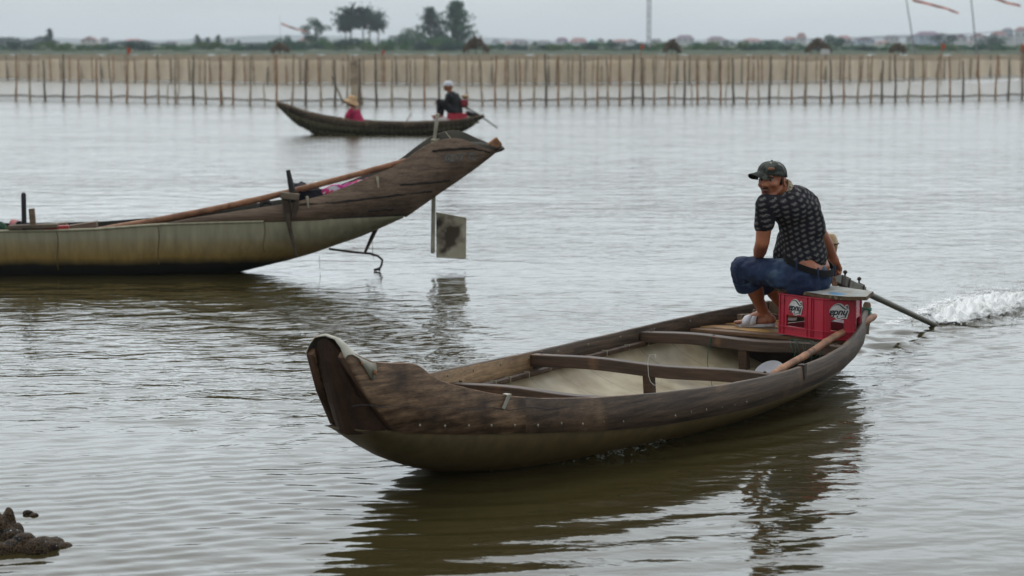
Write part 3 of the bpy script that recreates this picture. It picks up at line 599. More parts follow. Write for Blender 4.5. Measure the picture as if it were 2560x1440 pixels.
    mb.prism([(s-.012,-b-.006,z-.07),(s+.012,-b-.006,z-.075),(s+.016,-b-.006,z+.004),(s-.022,-b-.006,z+.004)],(0,-1,0),.003)
    mb.box((s-.003,-b+.008,z+.006),(.05,.035,.004)); mb.obj('gunwale_strap',boat)
near_boat()

# ------------------------------------------------------------------ things aboard
def crate_thing():
    zb=.252; hh=.238
    P=[atz(1946,833,zb),atz(2031,846,zb),atz(2060,850,zb),atz(2134,851,zb)]
    Lp=[toloc(p) for p in P]
    Lp.append(Lp[3]+Vector((.27,.07,0))); Lp.append(Lp[0]+Vector((.34,-.10,0)))
    Wp=[C0+AX*p.x-NX*p.y for p in Lp]
    for p in Wp: p.z=0
    cen=sum(Wp,Vector())/6; org=Vector((cen.x,cen.y,zb))
    root=empty('beer_crate',org)
    tag(root,'upturned red plastic bottle crate under the seated man, on the stern deck','crate')
    Wp=[p-Vector((cen.x,cen.y,0)) for p in Wp]
    mb=MB().use('red_plastic'); th=.006
    def pt(A,B,u,z): q=A.lerp(B,u); return Vector((q.x,q.y,z))
    faces=[(0,1,True),(1,2,False),(2,3,True),(3,4,True),(4,5,True),(5,0,True)]
    for a,b,hole in faces:
        A,B=Wp[a],Wp[b]; d=(B-A).normalized(); nrm=Vector((d.y,-d.x,0))
        if nrm.dot((A+B)/2)<0: nrm=-nrm
        def rect(u0,u1,z0,z1,o=0,t=th):
            mb.prism([pt(A,B,u0,z0)+nrm*o,pt(A,B,u1,z0)+nrm*o,pt(A,B,u1,z1)+nrm*o,pt(A,B,u0,z1)+nrm*o],nrm,-t)
        if hole:
            h0,h1=(.24,.78) if a!=2 else (.22,.66); z0,z1=.052,.118
            rect(0,h0,.0,hh); rect(h1,1,.0,hh); rect(h0,h1,.0,z0); rect(h0,h1,z1,hh)
            # rolled rim of the hand hole
            e=.006
            rect(h0-.02,h0,z0-e,z1+e,.004,.004); rect(h1,h1+.02,z0-e,z1+e,.004,.004); rect(h0,h1,z1,z1+e,.004,.004); rect(h0,h1,z0-e,z0,.004,.004)
        else: rect(0,1,0,hh)
        rect(-.01,1.01,.044,.050,.010,.010); rect(-.01,1.01,0,.006,.008,.008); rect(0,1,hh-.006,hh,.005,.005)
        for u in((.045,.16,.84,.955) if hole else (.06,.94)): rect(u-.008,u+.008,.0,hh,.006,.006)
    mb.use('red_plastic'); mb.prism([Vector((p.x,p.y,hh-.012)) for p in Wp],(0,0,1),.006)   # crate bottom, now on top
    mb.obj('crate_body',root,fix=True)
    # stickers: round badge with upside-down lettering
    outline=[(430,470),(445,430),(470,400),(500,372),(530,352),(590,337),(650,348),(700,385),(738,432),(745,405),(780,393),(812,425),(810,500),(832,515),(802,590),(777,682),(720,662),(640,676),(590,665),(560,635),(548,605),(500,602),(478,556),(455,535),(445,500)]
    arc=[(448,450,3),(480,400,5),(530,365,8),(590,358,14),(640,378,20),(690,432,22),(735,478,20),(775,488,14),(798,465,9),(796,432,8)]
    arc2=[(590,606,12),(586,628,10),(612,648,12),(660,640,12),(710,628,13),(765,650,9)]
    def sticker(A,B,uc,zc):
        d=(B-A).normalized(); nrm=Vector((d.y,-d.x,0))
        if nrm.dot((A+B)/2)<0: nrm=-nrm
        sc=.116/400; c=pt(A,B,uc,zc)+nrm*.0035
        def m2(x,y,o): return c+d*((x-630)*sc)+Vector((0,0,-((y-(x-630)*.20)-500)*sc))+nrm*o
        mb=MB().use('white_paint'); mb.prism([m2(x,y,0) for x,y in outline],nrm,.0015); st=mb.obj('badge_sticker',root,smooth=False)
        for poly,(dx_,dy_,dr_) in((arc,(776,440,17)),(arc2,(592,600,16))):
            mb=MB().use('ink_shade_black')
            for (x0,y0,w0),(x1,y1,w1) in zip(poly[:-1],poly[1:]):
                dx,dy=x1-x0,y1-y0; Ln=math.hypot(dx,dy); nx,ny=-dy/Ln,dx/Ln
                mb.prism([m2(x0+nx*w0/2,y0+ny*w0/2,.0022),m2(x1+nx*w1/2,y1+ny*w1/2,.0022),m2(x1-nx*w1/2,y1-ny*w1/2,.0022),m2(x0-nx*w0/2,y0-ny*w0/2,.0022)],nrm,.0008)
            mb.prism([m2(dx_+dr_*math.cos(a*.7),dy_+dr_*math.sin(a*.7),.0031) for a in range(9)],nrm,.0005)
            mb.obj('badge_flourish',st,smooth=False)
        cu=bpy.data.curves.new('lettering','FONT'); cu.body='huda'; cu.size=.056; cu.shear=.35; cu.offset=.0014; cu.extrude=.0004; cu.align_x='CENTER'; cu.align_y='CENTER'; cu.space_character=.95
        tmp=bpy.data.objects.new('tmp',cu); C.objects.link(tmp); bpy.context.view_layer.update()
        me=bpy.data.meshes.new_from_object(tmp.evaluated_get(bpy.context.evaluated_depsgraph_get())); bpy.data.objects.remove(tmp)
        me.materials.clear(); me.materials.append(MATS['ink_shade_black'])
        ex=-d; ey=Vector((0,0,-1)); ez=nrm
        R=Matrix((ex,ey,ez)).transposed().to_4x4(); R.translation=m2(632,548,.0030)
        # lettering sinks towards its right end like the badge
        for v in me.vertices: v.co.y+= -v.co.x*.0 
        me.transform(R); o=bpy.data.objects.new('badge_lettering',me); C.objects.link(o); o.parent=st
    sticker(Wp[0],Wp[1],.52,.170); sticker(Wp[2],Wp[3],.50,.168)
    # seat board on the crate
    zt=zb+hh+.001
    tp=[toloc(atz(1936,727,zt)),toloc(atz(1990,735,zt)),toloc(atz(2060,746,zt)),toloc(atz(2118,751,zt)),toloc(atz(2166,751,zt))]
    tp+=[tp[4]+Vector((.27,.07,0)),tp[0]+Vector((.34,-.08,0))]
    mb=MB().use('lid_edge'); poly=[C0+AX*p.x-NX*p.y+Vector((0,0,zt)) for p in tp]
    cc=sum(poly,Vector())/len(poly); poly=[p-cc for p in poly]
    # subdivide the outline and roughen it
    pp=[]
    for i in range(len(poly)):
        a,b=poly[i],poly[(i+1)%len(poly)]; k=max(1,int((b-a).length/.03))
        for j in range(k): q=a.lerp(b,j/k); r=1+random.uniform(-.008,.008); pp.append(Vector((q.x*r,q.y*r,0)))
    mb.prism(pp,(0,0,1),.019); mb.use('lid_top'); mb.add([p*.995+Vector((0,0,.0215)) for p in pp],[tuple(range(len(pp)))])
    o=mb.obj('seat_board',smooth=False); o.location=cc
    tag(o,'weathered wooden board with worn white and blue paint lying on the red crate','board')
    # thin pale string hanging at the front of the board
    return cc
LIDC=crate_thing()

def ring_pts(c,r,n,ax=(0,0,1),jit=0,ph=0):
    ax=Vector(ax).normalized(); x=ax.orthogonal().normalized(); y=ax.cross(x)
    return [Vector(c)+(x*math.cos(ph+2*math.pi*i/n)+y*math.sin(ph+2*math.pi*i/n))*(r+random.uniform(-jit,jit)) for i in range(n+1)]

def small_things():
    # long bamboo pole lying on the near gunwale
    A=aty(1925,941,10.95); B=aty(2186,791,12.95); mb=MB().use('pole_wood'); P=[];R=[]
    n=44
    for i in range(n+1):
        f=i/n; p=A.lerp(B,f)+Vector((.004*math.sin(f*9),.004*math.cos(f*7),.010*math.sin(f*math.pi)+.004*math.sin(f*13))); P.append(p)
        r=.0175+.004*f; 
        if i%9==4: r+=.0035
        if i in(0,n): r*=.8
        R.append(r)
    mb.tube(P,R,n=12); o=mb.obj('punting_pole'); tag(o,'knobbly bare wooden pole resting along the near gunwale beside the red crate','pole')
    # white bowl on its side
    c=Wl(.33,.545,.20); b=MB().use('plastic_white'); prof=[(.085,0),(.092,.004),(.090,.010),(.078,-.012),(.062,-.034),(.040,-.046),(0.004,-.048)]
    R=Matrix.Rotation(math.radians(38),3,'X')@Matrix.Rotation(math.radians(-25),3,'Y')
    rings=[[R@Vector((r*math.cos(2*math.pi*j/28),r*math.sin(2*math.pi*j/28),z)) for j in range(28)] for r,z in prof]
    b.loft(rings,caps=False); o=b.obj('bowl'); o.location=c; q=o.modifiers.new('t','SOLIDIFY'); q.thickness=.003
    tag(o,'white plastic bowl tipped on its side inside the near boat, below the pole','bowl')
    # olive sack under the stern thwart
    mb=MB().use('olive_cloth')
    for (s,t,z,r) in((.98,.30,.055,.12),(1.08,.14,.045,.11),(.85,.42,.07,.10),(1.12,.40,.06,.10)): mb.ell(Wl(s,t,z),(r*1.2,r,r*.55))
    o=mb.obj('sack',remesh=.012,smooth_it=4,disp=.03,dscale=.06); tag(o,'crumpled olive sack lying in the near boat under the aft thwart','sack')
    # green cord loops over the aft thwart
    mb=MB().use('green_cord')
    for k in range(5):
        s0=1.10; t0=.34+.035*k+random.uniform(-.01,.01); P=[]
        for i in range(19):
            a=2*math.pi*i/18; P.append(Wl(s0+.052*math.cos(a),t0+.03*math.sin(a*2+k)*.5,.236+.046*math.sin(a)))
        mb.tube(P,.0022,n=5)
    for k in range(4):
        P=[Wl(1.05,.36+.05*k,.27),Wl(1.045,.37+.05*k,.23),Wl(1.04,.35+.05*k+random.uniform(-.03,.03),.18),Wl(1.045,.36+.05*k,.14)]
        mb.tube(P,.0022,n=5)
    P=[Wl(1.10+.04*math.sin(i*.9),.30+.26*i/20,.276+.006*math.sin(i*1.7)) for i in range(21)]; mb.tube(P,.0025,n=5)
    o=mb.obj('rope_tangle'); tag(o,'tangled dark green cord wound round the aft thwart next to the pole','cord')
    mb=MB().use('green_cord'); s0=1.10
    mb.tube([Wl(s0+.042*math.cos(a*.6),-.17,.236+.038*math.sin(a*.6)) for a in range(12)],.0022,n=5)
    mb.tube([Wl(1.06,-.17,.26),Wl(1.05,-.18,.2),Wl(1.0,-.16,.12),Wl(.95,-.12,.07),Wl(.8,-.02,.0)],.0022,n=5)
    o=mb.obj('rope_tangle'); tag(o,'single green cord looped over the middle of the aft thwart and trailing into the hull','cord')
    # pale wire hook over the middle thwart
    mb=MB().use('white_cord'); P=[Wl(-.035,.06,.30),Wl(-.02,.05,.315),Wl(-.03,.02,.31),Wl(-.04,.015,.27),Wl(-.04,.02,.2),Wl(-.045,.035,.17),Wl(-.05,.06,.155),Wl(-.045,.09,.16),Wl(-.04,.10,.19)]
    mb.tube(P,.0016,n=5); o=mb.obj('wire_hook'); tag(o,'thin pale wire hook hanging over the middle thwart above its post','hook')
    # weed scrap on the bottom boards
    mb=MB().use('green_cord')
    for k in range(6):
        a=random.uniform(0,6.28); c=Wl(-.40,.02,-.03); mb.tube([c,c+Vector((.03*math.cos(a),.03*math.sin(a),.012)),c+Vector((.055*math.cos(a+.5),.055*math.sin(a+.5),.002))],.0028,n=5)
    o=mb.obj('weed_scrap'); tag(o,'small scrap of dark water weed on the pale bottom of the near boat','weed')
    # teal twine round the corner post
    mb=MB().use('teal_cord'); c=boat.matrix_basis@Vector((2.115,-bS(2.1)+.015,.345))
    for k in range(5): mb.tube(ring_pts(c+Vector((0,0,.008*k-.02)),.028,14,(random.uniform(-.2,.2),random.uniform(-.2,.2),1),.003),.003,n=5)
    o=mb.obj('teal_twine'); tag(o,'teal twine knotted round the stern corner post behind the crate','twine')
    # spare shoe on the stern deck right of the crate
    mb=MB().use('sandal'); c=Wl(2.02,.20,.262); mb.ell(c,(.11,.045,.014),Matrix.Rotation(-.5,3,'Z')); mb.ell(c+Vector((.03,.02,.02)),(.05,.042,.028),Matrix.Rotation(-.5,3,'Z'))
    o=mb.obj('slipper',remesh=.006,smooth_it=3); tag(o,'spare white slipper on the stern deck behind the crate','slipper')
    # small timber offcut against the far side of the stern
    mb=MB().use('grey_wood'); mb.beam(Wl(2.04,-.26,.275),Wl(1.82,-.36,.285),.045,.035); mb.beam(Wl(2.06,-.20,.27),Wl(1.95,-.33,.31),.03,.025)
    o=mb.obj('timber_offcut',bevel=.003); tag(o,'grey timber offcuts lying on the stern deck by the far gunwale','timber')
small_things()

# ------------------------------------------------------------------ long-tail motor
def motor():
    piv=Wl(2.20,.02,.545); tip=atz(2338,813,0)
    d=(tip-piv).normalized()
    root=empty('longtail_motor',piv); tag(root,'long-tail outboard motor, grey shaft running from the front boat into the foam','outboard motor')
    up=Vector((0,0,1)); side=d.cross(up).normalized(); u2=side.cross(d)
    T=tip+d*.12-piv
    def P(a,b=0,c=0): return d*a+side*b+u2*c
    Ln=T.length
    mb=MB().use('steel_grey'); mb.tube([P(.62),P(1.1),P(Ln)],[.021,.020,.019],n=14); sh=mb.obj('shaft',root)
    mb=MB().use('steel_grey'); mb.beam(P(-.15),P(.66),.052,.058,up=u2); mb.use('dark_iron'); mb.beam(P(.24),P(.30),.062,.066,up=u2); mb.obj('shaft_housing',root,bevel=.005)
    mb=MB().use('dark_iron')
    for a in(.36,.60):
        pts=[P(a,-.03,-.034),P(a,-.032,.03),P(a,.0,.04),P(a,.032,.03),P(a,.03,-.034)]; mb.tube(pts,.005,n=6)
    mb.obj('clamp_band',root)
    for a in(.35,.59):
        mb=MB().use('dark_iron'); mb.tube([P(a,0,.03),P(a-.006,0,.055)],.006,n=8); mb.ell(P(a-.008,0,.066),(.014,.014,.013),nu=10,nv=8); mb.obj('clamp_knob',root)
    # propeller under water
    mb=MB().use('dark_iron')
    for k in range(3):
        a=2*math.pi*k/3; r=side*math.cos(a)+u2*math.sin(a); q=d.cross(r)
        mb.prism([T+r*.015,T+r*.05+q*.03,T+r*.085+q*.01,T+r*.06-q*.02+d*.02],d,.004)
    mb.ell(T,(.02,.02,.02)); mb.obj('propeller',root)
    # wooden bracket on the transom
    mb=MB().use('mount_wood')
    b0=Wl(2.16,.0,.36)-piv
    mb.use('grey_wood'); mb.beam(Wl(2.13,-.10,.425)-piv,Wl(2.10,.22,.415)-piv,.05,.03); mb.beam(Wl(2.17,-.02,.352)-piv,Wl(2.17,-.02,.41)-piv,.07,.05,up=(0,1,0)); mb.beam(Wl(2.17,.12,.352)-piv,Wl(2.17,.12,.41)-piv,.05,.05,up=(0,1,0))
    mb.use('mount_wood')
    for t0,dt in((.10,-.07),(.145,-.025)):
        A=Wl(2.12,t0,.43)-piv; B=Wl(2.12,t0+dt,.53)-piv; mb.beam(A,B,.030,.026,up=(0,1,0))
    mb.obj('mount_bracket',root,bevel=.004)
    mb=MB().use('dark_iron'); mb.tube([Wl(2.17,-.02,.41)-piv,Wl(2.18,-.01,.50)-piv,Vector((0,0,0))],.014,n=8); mb.beam(Wl(2.1,-.08,.52)-piv,Wl(2.1,.06,.54)-piv,.05,.06); mb.obj('swivel_pin',root)
    # engine block, tank and handle forward of the pivot
    E=aty(2052,628,13.08)-piv
    mb=MB().use('engine_red'); mb.box(E+Vector((-.02,0,-.02)),(.16,.17,.14)); mb.use('dark_iron'); mb.box(E+Vector((-.02,0,-.115)),(.13,.14,.06)); mb.tube([E+Vector((0,-.07,0)),E+Vector((0,-.13,0))],.05,n=16); eb=mb.obj('engine_block',root,bevel=.01)
    tk=aty(2072,608,13.08)-piv; mb=MB().use('cream_tank')
    prof=[(.048,-.075),(.060,-.055),(.070,-.005),(.074,0),(.070,.012),(.058,.040),(.040,.058),(.005,.062)]
    mb.loft([[tk+Vector((r*math.cos(2*math.pi*j/20)*.8,r*math.sin(2*math.pi*j/20),z)) for j in range(20)] for r,z in prof]); to=mb.obj('fuel_tank',root)
    mb=MB().use('dark_iron'); mb.loft([[tk+Vector((r*math.cos(2*math.pi*j/20)*.8,r*math.sin(2*math.pi*j/20),z)) for j in range(20)] for r,z in((.073,-.004),(.080,-.002),(.080,.002),(.073,.004))]); mb.obj('tank_seam',to)
    # tiller bar reaching the hand
    h=HANDW-piv; mb=MB().use('steel_grey'); mb.tube([E+Vector((0,0,-.03)),h+Vector((-.02,.06,.01)),h+Vector((.0,-.035,-.012))],.011,n=10); mb.use('dark_iron'); mb.tube([h+Vector((-.02,.05,.008)),h+Vector((.002,-.04,-.013))],.0145,n=10); mb.obj('tiller_handle',root)
    mb=MB().use('dark_iron'); mb.beam(P(-.14),E+Vector((0,0,-.06)),.03,.03); mb.obj('engine_arm',root)
HANDW=aty(2084,663,12.93)
motor()

# ------------------------------------------------------------------ people helpers
def hand(mb,w,dr,palm_n,side,L=.17,curl=.9,thumb=1,s=1.0):
    """palm and five bent fingers: w wrist, dr along the hand, palm_n out of the palm, side towards the thumb"""
    w=Vector(w); dr=Vector(dr).normalized(); pn=Vector(palm_n); pn=(pn-dr*pn.dot(dr)).normalized(); sd=pn.cross(dr)
    if sd.dot(Vector(side))<0: sd=-sd
    k=s
    c=w+dr*.045*k; mb.capsule(w,w+dr*.03*k,.024*k,.030*k); 
    for o in(-.026,-.009,.009,.026): mb.capsule(w+dr*.02*k+sd*o*.6*k,w+dr*.082*k+sd*o*k,.0135*k,.0125*k)
    for i,(o,ln) in enumerate(((.028,.068),(.0095,.076),(-.0095,.070),(-.028,.055))):
        p=w+dr*.085*k+sd*o*k; a=0; l=ln*k; q=p
        for j,fr in enumerate((.44,.32,.24)):
            a+=curl*(1.0 if j else .55)+(.05*i)
            nx=q+(dr*math.cos(a)+pn*math.sin(a))*l*fr; mb.capsule(q,nx,(.0092-.0008*j)*k,(.0086-.0009*j)*k,n=10,k=3); q=nx
    p=w+dr*.030*k+sd*.030*k; q=p+(dr*.55+sd*.65+pn*.35).normalized()*.042*k; mb.capsule(p,q,.013*k,.0105*k,n=10,k=3)
    r=q+(dr*.75+sd*.05+pn*.75).normalized()*.034*k; mb.capsule(q,r,.0105*k,.009*k,n=10,k=3)

FWD=Vector((-.848,.530,0)); LEFT=Vector((-.530,-.848,0)); UPV=Vector((0,0,1))
def boatman():
    O=Vector((1.732,12.60,0))
    root=empty('person',O)
    tag(root,'man in camouflage cap, dark patterned shirt and denim shorts on the red crate, looking back','person')
    def B(f,l,z): return FWD*f+LEFT*l+UPV*z
    def A(u,v,y): return aty(u,v,y)-O
    hipL,hipR=B(.0,.095,.595),B(.03,-.10,.60)
    knL,knR=A(1858,672,12.73),A(1893,680,13.02)
    anL,anR=A(1911,783,12.87),A(1974,782,13.14)
    neck=A(1962,478,12.64); upb=B(.075,.0,.975); mid=B(.035,0,.80); pel=B(-.005,0,.62)
    shL,shR=A(1916,512,12.50),A(2003,514,12.80)
    elL,elR=A(1906,606,12.50),A(2057,592,12.86)
    haL=A(1893,652,12.78); wrR=A(2082,640,12.90)
    HR=Matrix.Rotation(0,3,'Z')
    hc=A(1929,452,12.60)
    # ---------- body
    mb=MB().use('skin')
    # torso
    mb.capsule(pel+LEFT*.06,pel-LEFT*.06,.105,.105); mb.capsule(pel,mid,.118,.118,flat=.82,fax=FWD); mb.capsule(mid,upb,.118,.135,flat=.80,fax=FWD)
    mb.capsule(upb+LEFT*.07,upb-LEFT*.07,.105,.105)
    mb.capsule(shL,upb+LEFT*.04,.058,.075); mb.capsule(shR,upb-LEFT*.04,.058,.075)
    mb.capsule(upb+UPV*.05,neck,.07,.056); mb.capsule(neck,hc+Vector((.01,.02,-.06)),.056,.054)
    # arms
    mb.capsule(shL,elL,.053,.041); mb.capsule(shL+UPV*-.08,shL.lerp(elL,.6),.047,.046); mb.capsule(elL,elL.lerp(haL,.45),.041,.041); mb.capsule(elL.lerp(haL,.3),haL,.040,.027)
    mb.capsule(shR,elR,.050,.040); mb.capsule(shR.lerp(elR,.3),shR.lerp(elR,.7),.046,.045); mb.capsule(elR,elR.lerp(wrR,.4),.040,.040); mb.capsule(elR.lerp(wrR,.35),wrR,.039,.027)
    hand(mb,haL,(FWD*.9+UPV*-.35),-UPV,LEFT*-1,curl=.45)
    hand(mb,wrR,(HANDW-O-wrR)+Vector((.018,0,-.025)),Vector((-.5,-.6,-.1)),Vector((-.3,.3,.6)),curl=1.15,s=1.08)
    # legs
    for hp,kn,an,sg in((hipL,knL,anL,1),(hipR,knR,anR,-1)):
        mb.capsule(hp,kn,.085,.058); mb.capsule(kn,kn.lerp(an,.35),.056,.055); cal=kn.lerp(an,.33)-FWD*.022
        mb.capsule(cal,kn.lerp(an,.62)-FWD*.010,.054,.040); mb.capsule(kn.lerp(an,.5),an,.042,.032)
    # feet
    feet=[]
    for an,toe,heel in((anL,A(1844,812,12.93),A(1928,812,12.85)),(anR,A(1960,790,13.40),A(1982,800,13.12))):
        zs=.282; toe=Vector((toe.x,toe.y,zs-.006)); heel=Vector((heel.x,heel.y,zs+.006)); d=(toe-heel).normalized(); sd=d.cross(UPV)
        toe=heel+d*.215
        mb.capsule(heel+UPV*.008,heel+UPV*.014+d*.03,.030,.028); mb.capsule(an,heel+UPV*.02+d*.02,.033,.031); mb.capsule(an,heel+d*.12+UPV*.020,.032,.026,flat=1.2,fax=sd)
        mb.capsule(heel+d*.03,heel+d*.16,.026,.024,flat=1.4,fax=sd)
        for i,o in enumerate((-.030,-.014,.0,.013,.026)):
            ln=(.060,.062,.056,.048,.040)[i] if sd.dot(LEFT)<0 else (.040,.048,.056,.062,.060)[i]
            mb.capsule(heel+d*.155+sd*o*1.0,heel+d*(.155+ln)+sd*o*1.15+UPV*-.004,.0115,.0105,n=8,k=3)
        mb.ell(an+sd*.026+UPV*.0,(.012,.012,.014)); mb.ell(an-sd*.026,(.012,.012,.014))
        feet.append((heel,d,sd))
    # head: local axes hx face, hy left ear, hz up
    hx=Vector((-.52,-.86,.0)).normalized(); hz=Vector((-.06,-.04,1)); hy=hz.cross(hx).normalized(); hz=hx.cross(hy).normalized()
    R=Matrix((hx,hy,hz)).transposed()*.93
    def Hh(x,y,z): return hc+R@Vector((x,y,z))
    mb.ell(Hh(-.012,0,.025),(.098,.077,.090),R); mb.ell(Hh(.030,0,-.015),(.066,.064,.080),R); mb.ell(Hh(.045,0,-.060),(.042,.045,.045),R)
    mb.capsule(Hh(-.02,.052,-.045),Hh(.058,.020,-.088),.026,.020); mb.capsule(Hh(-.02,-.052,-.045),Hh(.058,-.020,-.088),.026,.020)
    mb.ell(Hh(.070,0,-.092),(.020,.024,.016),R)                      # chin
    mb.capsule(Hh(.090,0,.012),Hh(.110,0,-.022),.009,.014); mb.ell(Hh(.101,.013,-.027),(.011,.008,.008),R); mb.ell(Hh(.101,-.013,-.027),(.011,.008,.008),R)
    mb.capsule(Hh(.084,.038,.030),Hh(.092,.008,.026),.010,.009); mb.capsule(Hh(.084,-.038,.030),Hh(.092,-.008,.026),.010,.009)
    mb.ell(Hh(.066,.040,-.020),(.026,.022,.020),R); mb.ell(Hh(.066,-.040,-.020),(.026,.022,.020),R)
    mb.ell(Hh(.086,0,-.055),(.014,.024,.012),R)
    for sg in(-1,1):
        ec=Hh(-.012,sg*.080,-.005); Re=R@Matrix.Rotation(sg*.45,3,'Z')
        mb.ell(ec,(.020,.006,.033),Re); mb.ell(ec+R@Vector((.0,sg*.004,-.024)),(.010,.007,.011),Re); mb.capsule(Hh(-.025,sg*.083,.018),Hh(-.030,sg*.086,-.010),.005,.005,n=8,k=3)
    mb.obj('body',root,remesh=.0044,smooth_it=4)
    # ---------- face details
    for sg in(-1,1):
        e=MB().use('eye_white'); e.ell(Hh(.0790,sg*.031,.009),(.012,.015,.0065),R,nu=12,nv=8); eo=e.obj('eye',root)
        i=MB().use('eye_dark'); i.ell(Hh(.0880,sg*.031+.002,.009),(.005,.0065,.0058),R,nu=12,nv=8); i.obj('iris',eo)
        b=MB().use('hair'); b.capsule(Hh(.091,sg*.048,.027),Hh(.099,sg*.028,.031),.0032,.0048,n=8,k=3); b.capsule(Hh(.099,sg*.028,.031),Hh(.101,sg*.012,.026),.0048,.004,n=8,k=3); b.obj('eyebrow',root)
        l=MB().use('hair'); l.capsule(Hh(.086,sg*.046,.016),Hh(.094,sg*.018,.017),.0022,.0026,n=6,k=2); l.obj('eyelid',root)
    m=MB().use('hair'); m.capsule(Hh(.093,.024,-.048),Hh(.103,.004,-.041),.0028,.0042,n=8,k=3); m.capsule(Hh(.093,-.024,-.048),Hh(.103,-.004,-.041),.0028,.0042,n=8,k=3); m.obj('moustache',root)
    m=MB().use('lip'); m.capsule(Hh(.093,.022,-.058),Hh(.102,.0,-.056),.003,.0048,n=8,k=3); m.capsule(Hh(.093,-.022,-.058),Hh(.102,.0,-.056),.003,.0048,n=8,k=3); m.capsule(Hh(.092,.016,-.066),Hh(.092,-.016,-.066),.0055,.0055,n=8,k=3); m.obj('lips',root)
    h=MB().use('hair'); h.ell(Hh(-.022,0,.012),(.095,.0805,.075),R); 
    for sg in(-1,1): h.capsule(Hh(.004,sg*.069,.045),Hh(.006,sg*.069,.028),.007,.004)
    h.capsule(Hh(-.085,.03,-.03),Hh(-.085,-.03,-.03),.028,.028); h.obj('hair',root,remesh=.006,smooth_it=2)
    # ---------- cap
    cr=Matrix((hx,hy,hz)).transposed()*.93; c=MB().use('cap_camo'); rings=[]
    for i in range(11):
        a=math.pi/2*i/10; rr=math.cos(a)**.72 if i<10 else .03
        zz=.082*math.sin(a)**1.05
        rings.append([Hh(-.010,0,.042)+cr@Vector((.113*rr*math.cos(t)*(1+.02*math.cos(6*t)*(1-rr)),.091*rr*math.sin(t),zz+.014*math.cos(t)*(1-i/10))) for t in [2*math.pi*j/36 for j in range(36)]])
    rings.insert(0,[p-R@Vector((0,0,.016)) for p in rings[0]])
    c.loft(rings,caps=False); c.ell(Hh(-.010,0,.126),(.008,.008,.005),R,nu=10,nv=6)
    co=c.obj('cap',root); q=co.modifiers.new('t','SOLIDIFY'); q.thickness=.003
    # brim: curved visor turned a little left of the face
    brd=Matrix.Rotation(math.radians(-28),3,'Z'); bm_=MB(); top=[];bot=[]
    nU,nV=17,7
    for i in range(nU):
        u=-1+2*i/(nU-1); col=[]
        for j in range(nV):
            v=j/(nV-1); ang=u*math.radians(62)
            x0=.108*math.cos(ang); y0=.088*math.sin(ang)
            ext=.064*math.sqrt(max(0,1-u**4))*v
            x=x0+ext; y=y0*(1-.02*v); z=.062-.058*(y/.088)**2*(.3+.7*v)-.010*v
            col.append(Hh(-.010,0,0)+R@(brd@Vector((x,y,z))))
        top.append(col); bot.append([p-R@Vector((0,0,.0035)) for p in col])
    for arr,mt in((top,'cap_camo'),(bot,'cap_under')):
        bm_.use(mt)
        for i in range(nU-1):
            for j in range(nV-1): bm_.add([arr[i][j],arr[i+1][j],arr[i+1][j+1],arr[i][j+1]],[(0,1,2,3)])
    bm_.use('cap_camo')
    for i in range(nU-1): bm_.add([top[i][-1],top[i+1][-1],bot[i+1][-1],bot[i][-1]],[(0,1,2,3)])
    bm_.obj('cap_brim',co,fix=False)
    pt_=MB().use('cap_patch'); pc=Hh(-.010,0,.038)+R@Vector((.100,.040,.042)); pt_.ell(pc,(.006,.022,.010),R@Matrix.Rotation(.35,3,'Z')); pt_.obj('cap_patch',co)
    # ---------- shirt
    s=MB().use('shirt_print')
    s.capsule(mid+UPV*-.075+FWD*.012,mid,.133,.130,flat=.84,fax=FWD); s.capsule(mid,upb,.130,.146,flat=.83,fax=FWD); s.capsule(upb+LEFT*.075,upb-LEFT*.075,.115,.115)
    s.capsule(mid+FWD*-.035+UPV*.06,upb+FWD*-.045+UPV*-.03,.105,.110)
    s.capsule(shL+UPV*-.004,upb+LEFT*.05,.068,.088); s.capsule(shR+UPV*-.004,upb-LEFT*.05,.068,.088); s.capsule(upb+UPV*.03,neck+UPV*-.02,.085,.062)
    s.capsule(shL,shL.lerp(elL,.50),.066,.062); s.capsule(shR,shR.lerp(elR,.46),.062,.058)
    s.capsule(mid+UPV*-.10+FWD*.08,mid+FWD*.05,.10,.10); s.capsule(pel+FWD*.085+UPV*.055+LEFT*.03,mid+FWD*.06,.085,.09)
    s.capsule(mid,pel+UPV*.085+FWD*.01,.128,.128,flat=.95,fax=FWD); s.capsule(mid+UPV*-.03,pel+LEFT*.05+FWD*.03+UPV*.065,.11,.105)
    s.obj('shirt',root,remesh=.0055,smooth_it=4,disp=.016,dscale=.09)
    col=MB().use('collar_cloth')
    nd=(hc-neck).normalized(); col.tube(ring_pts(neck+nd*.012,.061,20,nd+Vector((-.15,-.2,0)),.001),.010,n=8); col.tube(ring_pts(neck+nd*.024,.059,20,nd+Vector((-.15,-.2,0)),.001),.008,n=8); col.obj('collar',root)
    # ---------- shorts
    d=MB().use('denim')
    d.capsule(pel+LEFT*.075+UPV*-.06,pel-LEFT*.075+UPV*-.06,.112,.112); d.capsule(pel+FWD*.03+UPV*-.03,pel+FWD*-.012+UPV*-.045,.118,.118,flat=1.0,fax=FWD)
    for hp,kn,an in((hipL,knL,anL),(hipR,knR,anR)):
        d.capsule(hp+UPV*-.004,kn+UPV*.002,.102,.074,flat=.95); d.capsule(hp.lerp(kn,.5),kn,.088,.077); d.capsule(kn,kn.lerp(an,.13),.080,.084); d.capsule(kn,kn.lerp(an,.12)-FWD*.03,.07,.076)
    d.obj('shorts',root,remesh=.006,smooth_it=4,disp=.022,dscale=.05)
    # flat hems
    for kn,an in((knL,anL),(knR,anR)):
        dd=(an-kn).normalized(); h=MB().use('denim'); h.tube([kn+dd*.055,kn+dd*.118],[.090,.094],n=22); h.obj('hem',root)
